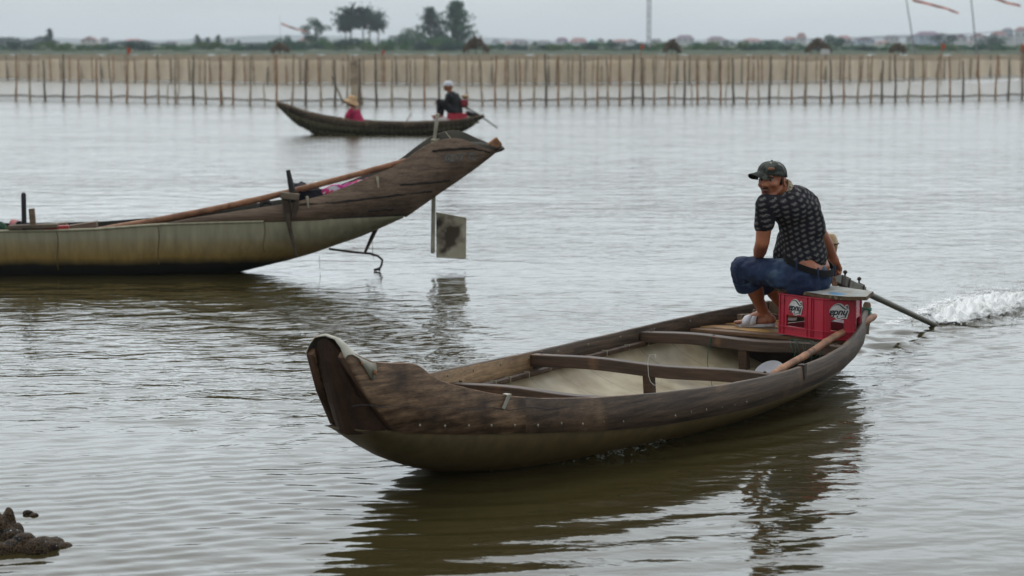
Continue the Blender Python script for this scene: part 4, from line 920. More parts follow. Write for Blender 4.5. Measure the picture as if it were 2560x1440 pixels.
    # belt round the hips, tipped down at the back
    bl=MB().use('leather_belt'); bc=pel+UPV*.052; tilt=Vector((-FWD.x*.34,-FWD.y*.34,0))
    n=40; rings=[]
    for j in range(n+1):
        t=2*math.pi*j/n; ff=.134*math.cos(t)-.006; ll=.176*math.sin(t); base=bc+FWD*(ff)+LEFT*ll+UPV*(ff*.42-.004)
        o=(FWD*math.cos(t)*1.15+LEFT*math.sin(t)).normalized()
        rings.append([base+o*.002+UPV*-.019,base+o*.008+UPV*-.019,base+o*.006+UPV*.019,base+UPV*.019])
    bl.loft(rings,caps=False); bo=bl.obj('belt',root)
    for t in(2.45,3.6,1.6):
        ff=.142*math.cos(t)-.006; ll=.184*math.sin(t); base=bc+FWD*ff+LEFT*ll+UPV*(ff*.40)
        q=MB().use('denim'); q.capsule(base+UPV*.022,base+UPV*-.03,.006,.006,n=8,k=2); q.obj('belt_loop',bo)
    # ---------- sandals
    for heel,dr,sd in feet:
        z=.252-heel.z; sl=MB().use('sandal')
        pts=[]
        for i in range(24):
            t=2*math.pi*i/24; x=.125*math.cos(t); w=.042*(1+.16*math.cos(t)) ; pts.append(heel+dr*(.098+x)+sd*(w*math.sin(t))+UPV*(z+.002+(.010 if x>.10 else 0)))
        sl.prism(pts,(0,0,1),.019); so_=sl.obj('sandal',root,bevel=.004)
        for a0,a1 in((.098,.112),(.125,.150)):
            stp=MB().use('sandal'); rw=[]
            for i in range(11):
                t=math.pi*i/10; f=i/10; x=a0+(a1-a0)*f; y=.046*math.cos(t); zz=z+.016+.056*math.sin(t)**.8*(1.12-2.2*(x-.085))
                rw.append([heel+dr*(x-.030)+sd*y+UPV*(zz+.006),heel+dr*(x+.022)+sd*y+UPV*(zz-.006)])
            stp.loft(rw,closed=False,caps=False); oo=stp.obj('strap',so_); q=oo.modifiers.new('t','SOLIDIFY'); q.thickness=.004; q.offset=1
boatman()
#@@REST
HAZE=.00024
# ------------------------------------------------------------------ MOORED BOAT on the left
def mid_boat():
    yaw=.06; org=Vector((-2.2,18.36,0)); U=Vector((math.cos(yaw),math.sin(yaw),0)); Nn=Vector((math.sin(yaw),-math.cos(yaw),0))
    root=empty('wooden_boat',org,yaw); tag(root,'moored boat at left with high dark stern, greenish metal hull and no one aboard','boat')
    def lx(u,v,b):   # picture point on the plane b in front of the centre plane -> local x, z
        d=ray(u,v); o=Vector((0,0,H)); c=org+Nn*b; t=(c-o).dot(Nn)/d.dot(Nn); P=o+d*t; return (P-org).dot(U),P.z
    def Pw(x,y,z): return Vector((x,y,z))
    bt=[(-6.5,.24),(-5.2,.30),(-4,.33),(-3,.34),(-2,.34),(-1,.34),(-.2,.34),(.5,.33),(1.1,.30),(1.6,.27),(1.9,.20),(2.2,.13),(2.4,.09)]
    def bb(x): return interp(bt,x)[0]
    def curve(pts,scale=1.):
        r=[]
        for u,v in pts:
            x,z=lx(u,v,.5)
            for _ in range(4): x,z=lx(u,v,bb(x)*scale)
            r.append((x,z))
        return sorted(r)
    metal=curve([(0,578),(120,577),(245,573),(330,566),(400,561),(560,556),(700,553),(850,547),(1012,540)])
    top=curve([(400,561),(480,545),(560,533),(640,521),(700,512),(760,500),(810,488),(870,465),(930,440),(970,424),(1005,405),(1040,379),(1075,358),(1110,348),(1135,345),(1160,348),(1195,364),(1225,373),(1250,381)])
    low=curve([(640,672),(700,658),(760,643),(830,618),(900,594),(945,575),(1015,541),(1060,510),(1100,482),(1150,448),(1190,420),(1230,389),(1256,366)],.25)
    metal=[(-6.5,metal[0][1]+.05)]+metal; low=[(-6.5,-.05),(-4,-.12),(-1.5,-.12),(-.35,-.06)]+low
    xend=low[-1][0]; xm=metal[-1][0]
    mi=lambda x: interp(metal,x)[0]
    tp=lambda x: interp(top,x)[0] if x>top[0][0] else mi(x)
    lo=lambda x: interp(low,x)[0]
    # hull
    mb=MB().use('mid_hull'); rings=[]; inner=[]
    xs=[-6.5+.2*i for i in range(0,60)]; xs=[x for x in xs if x<xm-.03]+[xm-.01]
    for x in xs:
        b=bb(x); zt=mi(x); zl=min(lo(x),zt-.006); n=9; r=[];q=[]
        for j in range(2*n-1):
            th=math.pi*j/(2*n-2); y=b*math.copysign(abs(math.cos(th))**.75,math.cos(th)); z=zt-(zt-zl)*abs(math.sin(th))**1.15
            if x>-.6 : 
                w=min(1,(x+.6)/1.5); y=y*(1-w)+ w*b*math.cos(th)*(1-.0*w)
            r.append(Vector((x,y,z))); q.append(Vector((x,y*.97,z+.012)))
        rings.append(r); inner.append(q)
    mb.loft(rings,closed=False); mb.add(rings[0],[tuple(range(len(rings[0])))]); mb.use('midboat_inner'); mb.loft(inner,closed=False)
    mb.obj('hull',root,fix=False)
    # overlapped sheet seams on the metal
    for u_ in (142,395,660):
        P=[]
        x_,z_=lx(u_,600,.34)
        for k in range(7):
            th=.02+.75*k/6; b=bb(x_); zt=mi(x_); zl=min(lo(x_),zt-.006); P.append(Vector((x_+.01*math.sin(k),-b*abs(math.cos(th))**.75-.002,zt-(zt-zl)*abs(math.sin(th))**1.15)))
        mb=MB().use('near_hull'); mb.tube(P,.004,n=5); mb.obj('sheet_seam',root)
    # rolled metal rim
    for sg in(-1,1):
        mb=MB().use('mid_hull'); mb.tube([Vector((x,sg*bb(x),mi(x))) for x in xs[:-6]],.011,n=8); mb.obj('rim',root)
    # stern boards
    x0=top[0][0]; N=56
    def zlow(x): return (mi(x)-.004) if x<xm else lo(x)
    for sg in(-1,1):
        mb=MB(); rows=[]
        for i in range(N+1):
            x=x0+(xend-x0)*i/N; b=bb(x); zt=max(tp(x),zlow(x)+.004) ; zb=zlow(x)
            if sg>0 and x>1.2: zt+=.05*math.sin((x-1.2)/1.25*math.pi)**2
            rows.append((x,b,zt,zb))
        th=.024; mb.use('midboat_wood'); R=[]
        for x,b,zt,zb in rows:
            bt_=b*.30 if x>xm else b   # boards draw in towards the keel line
            w=min(1,max(0,(x-.6)/.9)); yb=b*(1-.55*w)
            R.append([Vector((x,sg*(b+.004),zt)),Vector((x,sg*(b-th),zt)),Vector((x,sg*max(.002,yb-th),zb)),Vector((x,sg*(yb+.004),zb))])
        for i in range(N):
            for j in range(4):
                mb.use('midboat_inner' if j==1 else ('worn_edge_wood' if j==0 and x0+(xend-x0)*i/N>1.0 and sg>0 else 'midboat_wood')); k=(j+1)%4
                mb.add([R[i][j],R[i][k],R[i+1][k],R[i+1][j]],[(0,1,2,3)])
        mb.use('midboat_wood'); mb.add(R[0],[(0,1,2,3)]); mb.add(R[-1],[(3,2,1,0)])
        bo=mb.obj('side_board',root)
        bm=bmesh.new(); bm.from_mesh(bo.data); bmesh.ops.remove_doubles(bm,verts=bm.verts,dist=.0008); bmesh.ops.recalc_face_normals(bm,faces=bm.faces); bm.to_mesh(bo.data); bm.free()
        if sg<0:
            # open seams between the planks
            for pts in ([(1000,462),(1090,455),(1125,451)],[(748,512),(850,505),(980,489),(1060,480),(1080,478)],[(920,527),(985,522)],[(1080,378),(1110,374),(1180,370),(1225,380)]):
                q=[]
                for u,v in pts:
                    x,z=lx(u,v,.4)
                    for _ in range(4):
                        b=bb(x); zt=tp(x); zb=zlow(x); w=min(1,max(0,(x-.6)/.9)); yb=b*(1-.55*w); f=min(1,max(0,(zt-z)/max(.01,zt-zb))); y=b+(yb-b)*f+.005; x,z=lx(u,v,y)
                    q.append(Vector((x,-y,z)))
                sm=MB().use('seam_shade_dark'); fine=[]
                for a_,b_2 in zip(q[:-1],q[1:]):
                    for t in range(6): fine.append(a_.lerp(b_2,t/6)+Vector((0,0,.003*math.sin(t*2.1))))
                fine.append(q[-1]); sm.tube(fine,[.007+.004*abs(math.sin(i*1.1)) for i in range(len(fine))],n=5); sm.obj('plank_seam',bo)
            # worn painted registration characters
            cu=bpy.data.curves.new('reg','FONT'); cu.body='0277 TS'; cu.size=.085; cu.offset=.001; cu.extrude=.0005
            tmp=bpy.data.objects.new('tmp',cu); C.objects.link(tmp); bpy.context.view_layer.update()
            me=bpy.data.meshes.new_from_object(tmp.evaluated_get(bpy.context.evaluated_depsgraph_get())); bpy.data.objects.remove(tmp)
            me.materials.clear(); mat('faded_paint',(.20,.25,.27),(.075,.055,.05),scale=26,rough=.8,lo=.42,hi=.62); me.materials.append(MATS['faded_paint'])
            x,z=lx(1112,404,.20); x2,z2=lx(1185,398,.13)
            dx=Vector((x2-x,.085,z2-z)).normalized(); up=Vector((0,-.22,1)); nn=dx.cross(up).normalized(); up=nn.cross(dx)
            b=bb(x); T=Matrix((dx,up,nn)).transposed().to_4x4(); T.translation=Vector((x,-(b+.004),z))
            me.transform(T); o=bpy.data.objects.new('registration_lettering',me); C.objects.link(o); o.parent=bo
    # keel log end sticking out of the stern
    mb=MB().use('raw_end_wood')
    x,z=lx(1200,392,.03); x2,z2=lx(1248,352,0)
    mb.beam(Vector((x-.15,-.03,z-.10)),Vector((x2,-.0,z2)),.085,.095,up=(0,1,0)); kb=mb.obj('stern_post',root,bevel=.012)
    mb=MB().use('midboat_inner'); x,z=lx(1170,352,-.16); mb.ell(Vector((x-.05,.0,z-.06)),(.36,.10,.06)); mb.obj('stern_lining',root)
    # frame lashed to the hull with a peg
    xa,za=lx(728,500,.56); b=bb(xa)
    mb=MB().use('rope_dark'); P=[lx(u,v,bb(xa)+.02) for u,v in((712,492),(718,530),(724,570),(733,610),(742,640))]
    mb.tube([Vector((x,-(b+.012),z)) for x,z in P],[.030,.030,.016,.014,.012],n=8); mb.obj('lashing',root)
    mb=MB().use('rope_dark'); P=[lx(u,v,bb(xa)+.02) for u,v in((742,492),(738,520),(731,545))]; mb.tube([Vector((x,-(b+.016),z)) for x,z in P],[.022,.024,.012],n=8); mb.obj('lashing',root)
    mb=MB().use('thatch'); x1,z1=lx(702,487,b); x2,z2=lx(748,492,b); mb.beam(Vector((x1,-(b+.02),z1)),Vector((x2,-(b+.02),z2)),.10,.055); mb.beam(Vector(((x1+x2)/2,-(b+.02),(z1+z2)/2-.01)),Vector(((x1+x2)/2,b+.02,(z1+z2)/2-.01)),.07,.05); mb.obj('cross_beam',root,bevel=.006)
    mb=MB().use('black_post'); x1,z1=lx(733,492,b); x2,z2=lx(720,425,b); x1b,z1b=lx(729,470,b); mb.tube([Vector((x1,-b,z1)),Vector((x1b,-b,z1b)),Vector((x2,-b,z2))],[.030,.027,.018],n=8); mb.obj('thole_peg',root)
    # pale ties
    for u,v in((768,497),(943,447)):
        x,z=lx(u,v,bb(1.0)); bx=bb(x); mb=MB().use('rope_pale'); mb.tube([Vector((x,-bx+.02,z+.012)),Vector((x,-bx-.008,z+.014)),Vector((x+.005,-bx-.012,z-.03)),Vector((x+.01,-bx-.010,z-.075))],[.013,.014,.010,.007],n=7); mb.obj('rope_tie',root)
    # rudder: pale post tied at the far side and plate under the stern
    yr=.24
    mb=MB().use('rudder_post'); xt,zt=lx(1094,283,-yr); xb,zb=lx(1082,633,-yr); xt2,_=lx(1086,350,-yr)
    mb.beam(Vector((xb,yr,zb)),Vector((xt2,yr,lx(1086,350,-yr)[1])),.036,.040,up=(0,1,0)); mb.beam(Vector((xt2,yr,lx(1086,350,-yr)[1])),Vector((xt,yr,zt)),.030,.034,up=(0,1,0)); rp_=mb.obj('rudder_post',root,bevel=.006)
    mb=MB().use('rudder_blade'); c=[lx(u,v,-yr) for u,v in((1090,530),(1166,544),(1165,647),(1091,644))]
    mb.prism([Vector((x,yr-.012,z)) for x,z in c],(0,1,0),.020); mb.obj('rudder_blade',root,bevel=.003)
    mb=MB().use('rope_pale'); xk,zk=lx(1088,357,-yr)
    for k in range(6): mb.tube(ring_pts(Vector((xk,yr,zk-.03+.012*k)),.034,14,(random.uniform(-.3,.3),random.uniform(-.3,.3),1),.005),.007,n=6)
    mb.tube([Vector((xk,yr,zk)),Vector((xk+.10,.15,zk+.03)),Vector((xk+.16,.0,zk-.02))],.008,n=6); mb.tube([Vector((xk,yr,zk)),Vector((xk-.05,.12,zk-.03))],.008,n=6); mb.obj('rope_knot',root)
    mb=MB().use('rope_pale'); a_=lx(1136,357,-.1); b2=lx(1112,328,-.25); mb.tube([Vector((a_[0],.1,a_[1])),Vector((b2[0],.25,b2[1]))],.003,n=5); mb.obj('loose_cord',root)
    # bent pipe skid under the stern with its strut
    mb=MB().use('dark_iron'); P=[lx(u,v,0) for u,v in((822,622),(850,626),(890,631),(925,634),(945,640),(956,650),(954,662),(948,674))]
    mb.tube([Vector((x,0,z)) for x,z in P],.010,n=8); x,z=P[-1]; 
    for a in(-.9,-.3,.3,.9): mb.tube([Vector((x,0,z+.01)),Vector((x-.03*math.sin(a)-.02,.02*a,z-.005))],.010,n=6)
    mb.obj('pipe_skid',root)
    mb=MB().use('rope_dark'); x1,z1=lx(943,574,0); x2,z2=lx(912,632,0); mb.tube([Vector((x1,0,z1+.03)),Vector((x2,0,z2))],[.022,.012],n=7); mb.obj('skid_strut',root)
    mb=MB().use('rope_pale'); x1,z1=lx(930,600,0); x2,z2=lx(929,633,0); mb.tube([Vector((x1,0,z1)),Vector((x2+.01,0,z2)),Vector((x2+.02,0,z2-.05))],.0025,n=5); x1,z1=lx(798,640,0); x2,z2=lx(800,672,0); mb.tube([Vector((x1,0,z1)),Vector((x2,0,z2))],.002,n=5); mb.obj('loose_string',root)
    # cross board with posts near the left edge
    x1,z1=lx(8,578,.58); x2,z2=lx(133,574,.58); b=bb(x1)
    mb=MB().use('thatch'); mb.beam(Vector((x1,-b+.03,z1+.012)),Vector((x2,-b+.03,z2+.012)),.12,.030); mb.obj('side_plank',root,bevel=.004)
    mb=MB().use('grey_wood'); xp,zp=lx(83,575,b); xq,zq=lx(78,522,b); mb.beam(Vector((xp,-b+.02,zp)),Vector((xq,-b+.02,zq)),.045,.052,up=(0,1,0)); mb.obj('stub_post',root,bevel=.004)
    mb=MB().use('black_post'); xp,zp=lx(60,575,.2); xq,zq=lx(59,487,.2); mb.capsule(Vector((xp,-.2,zp-.25)),Vector((xq,-.2,zq)),.021,.021); mb.obj('mooring_post',root)
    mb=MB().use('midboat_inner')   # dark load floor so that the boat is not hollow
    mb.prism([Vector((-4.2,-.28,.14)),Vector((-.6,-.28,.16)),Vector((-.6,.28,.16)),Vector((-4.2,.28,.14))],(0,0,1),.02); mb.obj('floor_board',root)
    def loc(x,y,z): return org+U*x-Nn*y*1.0+Vector((0,0,z))
    # long pole
    mb=MB().use('pole_wood'); A=loc(lx(215,582,.22)[0],-.22,lx(215,582,.22)[1]); Bq=loc(lx(1015,402,.26)[0],-.26,lx(1015,402,.26)[1]); P=[];R=[]
    for i in range(31):
        f=i/30; P.append(A.lerp(Bq,f)+Vector((0,0,-.045*math.sin(f*math.pi)**1.0))); R.append((.030-.006*f)*(1.08 if i%6==3 else 1))
    mb.tube(P,R,n=10); tag(mb.obj('bamboo_pole'),'long smooth brown bamboo pole slanting up along the moored boat to its high stern','pole')
    # clothes
    mb=MB().use('cloth_navy')
    for u,v,r in((790,480,.10),(815,478,.09),(845,476,.07)): x,z=lx(u,v,.18); mb.ell(loc(x,-.18,z-.04),(r*1.5,.10,r*.7))
    mb.use('cloth_green')
    for u,v,r in((752,465,.09),(765,490,.10),(790,492,.08),(748,488,.08)): x,z=lx(u,v,.18); mb.ell(loc(x,-.16,z-.035),(r,.10,r*.7))
    tag(mb.obj('clothes_bundle',remesh=.014,smooth_it=2,disp=.05,dscale=.05),'dark green and navy bundle of clothes behind the peg of the moored boat','clothes')
    mb=MB().use('cloth_pink')
    for u,v,r in((820,470,.05),(838,468,.065),(862,464,.055),(885,457,.05),(905,450,.045),(925,443,.035)): x,z=lx(u,v,.2); mb.ell(loc(x,-.2,z-.036),(r*1.5,.08,r*.9))
    o=mb.obj('sarong',remesh=.012,smooth_it=2,disp=.03,dscale=.05); tag(o,'bright pink and white patterned cloth lying under the pole on the moored boat','cloth')
    # half hidden tyre
    x,z=lx(665,520,-.1); mb=MB().use('tyre_rubber'); R_=.055
    mb.tube([loc(x,.1,z-.0)+Vector((R_*math.cos(a*math.pi/9),0,R_*math.sin(a*math.pi/9))) for a in range(19)],.020,n=8); tag(mb.obj('rubber_ring'),'small dark rubber ring showing above the gunwale left of the peg','rubber ring')
    # red tin and odd planks at the far left
    x,z=lx(44,562,.2); mb=MB().use('red_paint'); mb.tube([loc(x-.05,-.10,z),loc(x+.015,-.22,z-.004)],[.040,.042],n=18,caps=False); mb.use('sack_white'); mb.tube(ring_pts(loc(x+.015,-.22,z-.004),.036,18,(.07,-.13,0)),.004,n=6); mb.use('ink_shade_black'); mb.ell(loc(x+.0,-.18,z-.004),(.034,.006,.034))  # black disc inside the mouth paints the shade of the hollow can
    tag(mb.obj('red_can'),'red can lying on its side with open mouth beside the black mooring post','can')
    for i,(u0,v0,u1,v1,mt,w,lb) in enumerate(((92,568,168,563,'grey_wood',.05,'grey plank end lying in the moored boat right of the stub post'),(176,573,243,560,'midboat_wood',.05,'dark tapered plank end pointing at the long pole'),)):
        x1,z1=lx(u0,v0,.1); x2,z2=lx(u1,v1,.1); mb=MB().use(mt); mb.beam(loc(x1-.2,-.1,z1-.02),loc(x2,-.1,z2),.10,w); tag(mb.obj('loose_plank',bevel=.005),lb,'plank')
    x1,z1=lx(112,571,.3); x2,z2=lx(172,571,.3); mb=MB().use('red_paint'); mb.beam(loc(x1,-.3,z1),loc(x2,-.3,z2+.01),.07,.035); tag(mb.obj('red_strip',bevel=.006),'flat red painted strip lying under the grey plank end of the moored boat','board')
    x,z=lx(8,560,-.2); mb=MB().use('cloth_green'); mb.ell(loc(x-.08,.2,z-.03),(.12,.1,.06)); tag(mb.obj('green_sack',remesh=.015,smooth_it=3,disp=.03,dscale=.06),'low dark green sack at the left edge of the photo in the moored boat','sack')
mid_boat()

# ------------------------------------------------------------------ FAR BOAT with two people
def far_boat():
    yaw=math.radians(-3); org=Vector((-1.05+.0,46.0,0)); org=Vector((-2.8,46.0,0)); U=Vector((math.cos(yaw),math.sin(yaw),0)); Nn=Vector((math.sin(yaw),-math.cos(yaw),0))
    root=empty('wooden_boat',org,yaw); tag(root,'distant narrow boat with curved bow carrying a woman in pink and a helmsman in black','boat')
    def lx(u,v,b):
        d=ray(u,v); o=Vector((0,0,H)); c=org+Nn*b; t=(c-o).dot(Nn)/d.dot(Nn); P=o+d*t; return (P-org).dot(U),P.z
    def cv(pts,b): return sorted(lx(u,v,b) for u,v in pts)
    top=cv([(688,258),(705,262),(730,272),(760,282),(800,292),(850,300),(930,307),(1010,309),(1090,306),(1150,300),(1206,290)],.4)
    low=cv([(688,262),(705,278),(725,298),(750,318),(780,334),(800,340),(850,343),(1000,342),(1120,337),(1155,330),(1180,316),(1206,294)],.15)
    x0,x1=top[0][0],top[-1][0]; bt=[(x0,.06),(x0+.4,.16),(x0+1.0,.32),(x0+1.8,.42),(x0+3.2,.42),(x1-.5,.30),(x1,.16)]
    mb=MB(); R=[]; N=44
    for i in range(N+1):
        x=x0+(x1-x0)*i/N; b=interp(bt,x)[0]; zt=interp(top,x)[0]; zl=min(interp(low,x)[0],zt-.01); zm=zt-min(.13,(zt-zl)*.45)
        prof=[]
        for sg in(-1,1):
            h=[Vector((x,sg*b,zt)),Vector((x,sg*b*.97,zm)),Vector((x,sg*b*.80,zl+(zm-zl)*.35)),Vector((x,sg*b*.45,zl+.01))]
            prof+= h if sg<0 else h[::-1]
        R.append(prof)
    for i in range(N):
        for j in range(7):
            mb.use('farboat_wood' if j in(0,6) else 'farboat_hull'); mb.add([R[i][j],R[i][j+1],R[i+1][j+1],R[i+1][j]],[(0,1,2,3)])
    mb.use('farboat_wood'); mb.add(R[0],[tuple(range(8))]); mb.add(R[-1],[tuple(range(8))])
    h=mb.obj('hull',root); q=h.modifiers.new('t','SOLIDIFY'); q.thickness=.02
    for sg in(-1,1):
        mb=MB().use('grey_wood'); mb.tube([Vector((r[0].x,sg*abs(r[0].y),r[0].z+.006)) for r in R],.014,n=6); mb.obj('gunwale',root)
    mb=MB().use('farboat_wood'); mb.prism([Vector((x0+.1,-.08,interp(top,x0+.1)[0]-.015)),Vector((x0+.7,-.2,interp(top,x0+.7)[0]-.015)),Vector((x0+.7,.2,interp(top,x0+.7)[0]-.015)),Vector((x0+.1,.08,interp(top,x0+.1)[0]-.015))],(0,0,1),.012); mb.obj('fore_deck',root)
    mb=MB().use('grey_wood'); zd=.24; mb.prism([Vector((x1-1.2,-.36,zd)),Vector((x1-.1,-.20,zd)),Vector((x1-.1,.20,zd)),Vector((x1-1.2,.36,zd))],(0,0,1),.02); mb.obj('stern_deck',root)
    def G(u,v,y=0.0):
        x,z=lx(u,v,-y); return org+U*x-Nn*y+Vector((0,0,z))
    # red crate, sack, mat
    mb=MB().use('red_plastic'); c=G(1143,291,0); mb.box(c,(.42,.34,.14)); 
    for k in range(5): mb.box(c+Vector((-.2+.1*k,-.172,0)),(.02,.012,.15))
    mb.box(c+Vector((0,-.172,.06)),(.43,.012,.02)); tag(mb.obj('red_crate',bevel=.01),'red crate the distant helmsman in black sits on','crate')
    mb=MB().use('sack_white'); c=G(1112,300,-.05); mb.ell(c,(.24,.16,.065)); mb.ell(c+Vector((.14,0,.02)),(.14,.13,.06)); mb.use('engine_red'); mb.ell(c+Vector((-.14,.03,.04)),(.12,.08,.05)); tag(mb.obj('white_sack'),'white and red sack in front of the distant helmsman','sack')
    mb=MB().use('pole_wood'); mb.tube([G(1008,312,0),G(1029,284,0)],.010,n=6); tag(mb.obj('short_stick'),'short pale stick leaning up from the middle of the distant boat','stick')
    # motor
    mr=empty('longtail_motor',G(1165,262,0)); tag(mr,'distant outboard with cream top, red block and thin shaft dipping behind the far boat','outboard motor'); o0=mr.location
    mb=MB().use('engine_red'); mb.box(G(1162,257,0)-o0,(.15,.16,.14)); mb.obj('engine_block',mr,bevel=.02)
    mb=MB().use('cream_tank'); mb.ell(G(1163,241,0)-o0,(.085,.07,.045)); mb.obj('fuel_tank',mr)
    mb=MB().use('steel_grey'); mb.tube([G(1160,266,0)-o0,G(1190,282,0)-o0,G(1244,320,0)-o0],[.022,.018,.014],n=8); mb.obj('shaft',mr)
    mb=MB().use('black_cloth'); mb.capsule(G(1170,284,0)-o0,G(1196,290,0)-o0,.06,.03); mb.obj('motor_mount',mr)
    # ---- woman
    P0=G(882,318,0); w=empty('person',P0); tag(w,'woman in a pale floppy sun hat and magenta shirt sitting low in the distant boat','person')
    g=lambda u,v,y=0.: G(u,v,y)-P0
    b=MB().use('skin_pale'); hd=g(879,256); b.capsule(g(893,308),g(886,280),.15,.12); b.capsule(g(886,272),hd,.05,.05); b.ell(hd,(.085,.08,.105)); b.ell(hd+Vector((-.08,-.02,-.01)),(.018,.014,.02)); b.ell(hd+Vector((-.055,-.03,-.05)),(.035,.035,.03))
    sh=g(877,277,-.14); el=g(866,295,-.2); hn=g(857,300,-.12); b.capsule(sh,el,.045,.038); b.capsule(el,hn,.036,.024); hand(b,hn,Vector((-1,.1,-.3)),Vector((0,0,-1)),Vector((0,-1,0)),curl=.5)
    sh2=g(884,277,.14); el2=g(874,296,.18); hn2=g(864,302,.1); b.capsule(sh2,el2,.045,.038); b.capsule(el2,hn2,.036,.024); hand(b,hn2,Vector((-1,-.1,-.2)),Vector((0,0,-1)),Vector((0,1,0)),curl=.5)
    b.capsule(g(893,312,-.08),g(868,309,-.13),.075,.06); b.capsule(g(893,312,.08),g(868,309,.13),.075,.06); b.capsule(g(868,310,-.13),g(876,326,-.1),.05,.035); b.capsule(g(868,310,.13),g(876,326,.1),.05,.035)
    b.obj('body',w,remesh=.012,smooth_it=2)
    b=MB().use('magenta_cloth'); b.capsule(g(893,308),g(887,284),.165,.135); b.capsule(g(887,284),g(884,275),.12,.07); b.capsule(sh,sh.lerp(el,.75),.06,.058); b.capsule(sh2,sh2.lerp(el2,.75),.06,.058); b.obj('shirt',w,remesh=.014,smooth_it=2,disp=.03,dscale=.12)
    b=MB().use('hair'); b.ell(hd+Vector((.03,.01,0)),(.08,.082,.09)); b.obj('hair',w)
    b=MB().use('straw_hat'); Rt=Matrix.Rotation(math.radians(14),3,'Y'); hc_=hd+Vector((.01,0,.055)); rings=[]
    for r,z in((.175,-.085),(.165,-.062),(.125,-.025),(.105,.0),(.100,.05),(.075,.082),(.03,.094),(.004,.095)):
        rings.append([hc_+Rt@Vector((r*math.cos(2*math.pi*j/24),r*.95*math.sin(2*math.pi*j/24),z+(.02*math.sin(4*math.pi*j/24) if r>.12 else 0))) for j in range(24)])
    b.loft(rings,caps=False); ho=b.obj('sun_hat',w); q=ho.modifiers.new('t','SOLIDIFY'); q.thickness=.006
    # ---- helmsman
    P0=G(1138,290,0); w=empty('person',P0); tag(w,'helmsman in black with white cap, one knee raised, in the distant boat','person')
    b=MB().use('skin'); hd=g(1121,216); b.capsule(g(1138,282),g(1134,254),.11,.11); b.capsule(g(1126,232),hd,.05,.05); b.ell(hd,(.095,.078,.11)); b.ell(hd+Vector((-.09,-.01,-.015)),(.02,.014,.022)); b.ell(hd+Vector((-.06,0,-.06)),(.04,.04,.035)); b.ell(hd+Vector((.01,-.078,-.01)),(.02,.01,.03))
    sh=g(1124,240,-.17); el=g(1112,256,-.20); hn=g(1100,252,-.14); b.capsule(sh,el,.048,.04); b.capsule(el,hn,.038,.026); hand(b,hn,Vector((-1,.2,-.3)),Vector((0,0,-1)),Vector((0,-1,0)),curl=.8)
    sh2=g(1140,240,.16); el2=g(1152,256,.2); hn2=g(1158,264,.05); b.capsule(sh2,el2,.048,.04); b.capsule(el2,hn2,.038,.026); hand(b,hn2,Vector((.8,-.4,-.3)),Vector((0,0,-1)),Vector((0,-1,0)),curl=1.)
    for s in(-1,1):
        hp=g(1137,280,s*.09); kn=g(1098,254,s*.16) if s<0 else g(1108,258,s*.2); an=g(1096,285,s*.14) if s<0 else g(1104,290,s*.16)
        b.capsule(hp,kn,.085,.055); b.capsule(kn,an,.052,.033); b.capsule(an+Vector((.03,0,-.035)),an+Vector((-.13,0,-.045)),.030,.024)
    b.obj('body',w,remesh=.012,smooth_it=2)
    b=MB().use('black_cloth'); b.capsule(g(1139,282),g(1134,262),.165,.16); b.capsule(g(1134,262),g(1130,246),.165,.155); b.capsule(g(1129,242),g(1126,236),.12,.07); b.capsule(sh,el,.062,.05); b.capsule(el,el.lerp(hn,.9),.052,.040); b.capsule(sh2,el2,.07,.06); b.capsule(el2,el2.lerp(hn2,.9),.058,.046)
    for s in(-1,1):
        hp=g(1137,280,s*.09); kn=g(1098,254,s*.16) if s<0 else g(1108,258,s*.2); an=g(1096,285,s*.14) if s<0 else g(1104,290,s*.16)
        b.capsule(hp,kn,.10,.068); b.capsule(kn,kn.lerp(an,.85),.065,.046)
    b.obj('clothing',w,remesh=.014,smooth_it=2,disp=.03,dscale=.12)
    b=MB().use('white_cap'); rings=[]; c0=hd+Vector((0,0,.02))
    for i in range(8):
        a=math.pi/2*i/7; r=max(.03,math.cos(a)**.7); rings.append([c0+Vector((.108*r*math.cos(2*math.pi*j/20),.095*r*math.sin(2*math.pi*j/20),.10*math.sin(a))) for j in range(20)])
    b.loft(rings,caps=False); b.prism([c0+Vector((-.08,-.075,.005)),c0+Vector((-.18,-.05,-.012)),c0+Vector((-.195,0,-.014)),c0+Vector((-.18,.05,-.012)),c0+Vector((-.08,.075,.005))],(0,0,1),.006); b.obj('cap',w)
far_boat()

# ------------------------------------------------------------------ fishing nets on stakes
LANDM=[(0,'the left edge of the photo'),(125,'the lone narrow conifer'),(318,'the small red flag at left'),(519,'the three pointed trees'),(690,'the bow of the distant boat'),(790,'the round topped tree'),(880,'the woman in pink'),(1123,'the helmsman in the white cap'),(1190,'the dark drooping thatch shelter'),(1338,'the small pointed tree'),(1525,'the pointed tree near the mast'),(1622,'the tall mast'),(1930,'the head of the man in front'),(2045,'the brown thatch shelter'),(2275,'the first slanting ribbon pole'),(2434,'the second slanting ribbon pole'),(2560,'the right edge of the photo')]
ORD=['first','second','third','fourth','fifth','sixth','seventh','eighth','ninth','tenth']
def rank_label(u,allu,what):
    lu,nm=min(LANDM,key=lambda q:abs(q[0]-u)); side='right' if u>=lu else 'left'
    same=sorted([x for x in allu if (x>=lu)==(u>=lu)],key=lambda x:abs(x-lu)); k=same.index(u) if u in same else 0
    return '%s %s of %s'%(ORD[min(k,9)],side,nm)
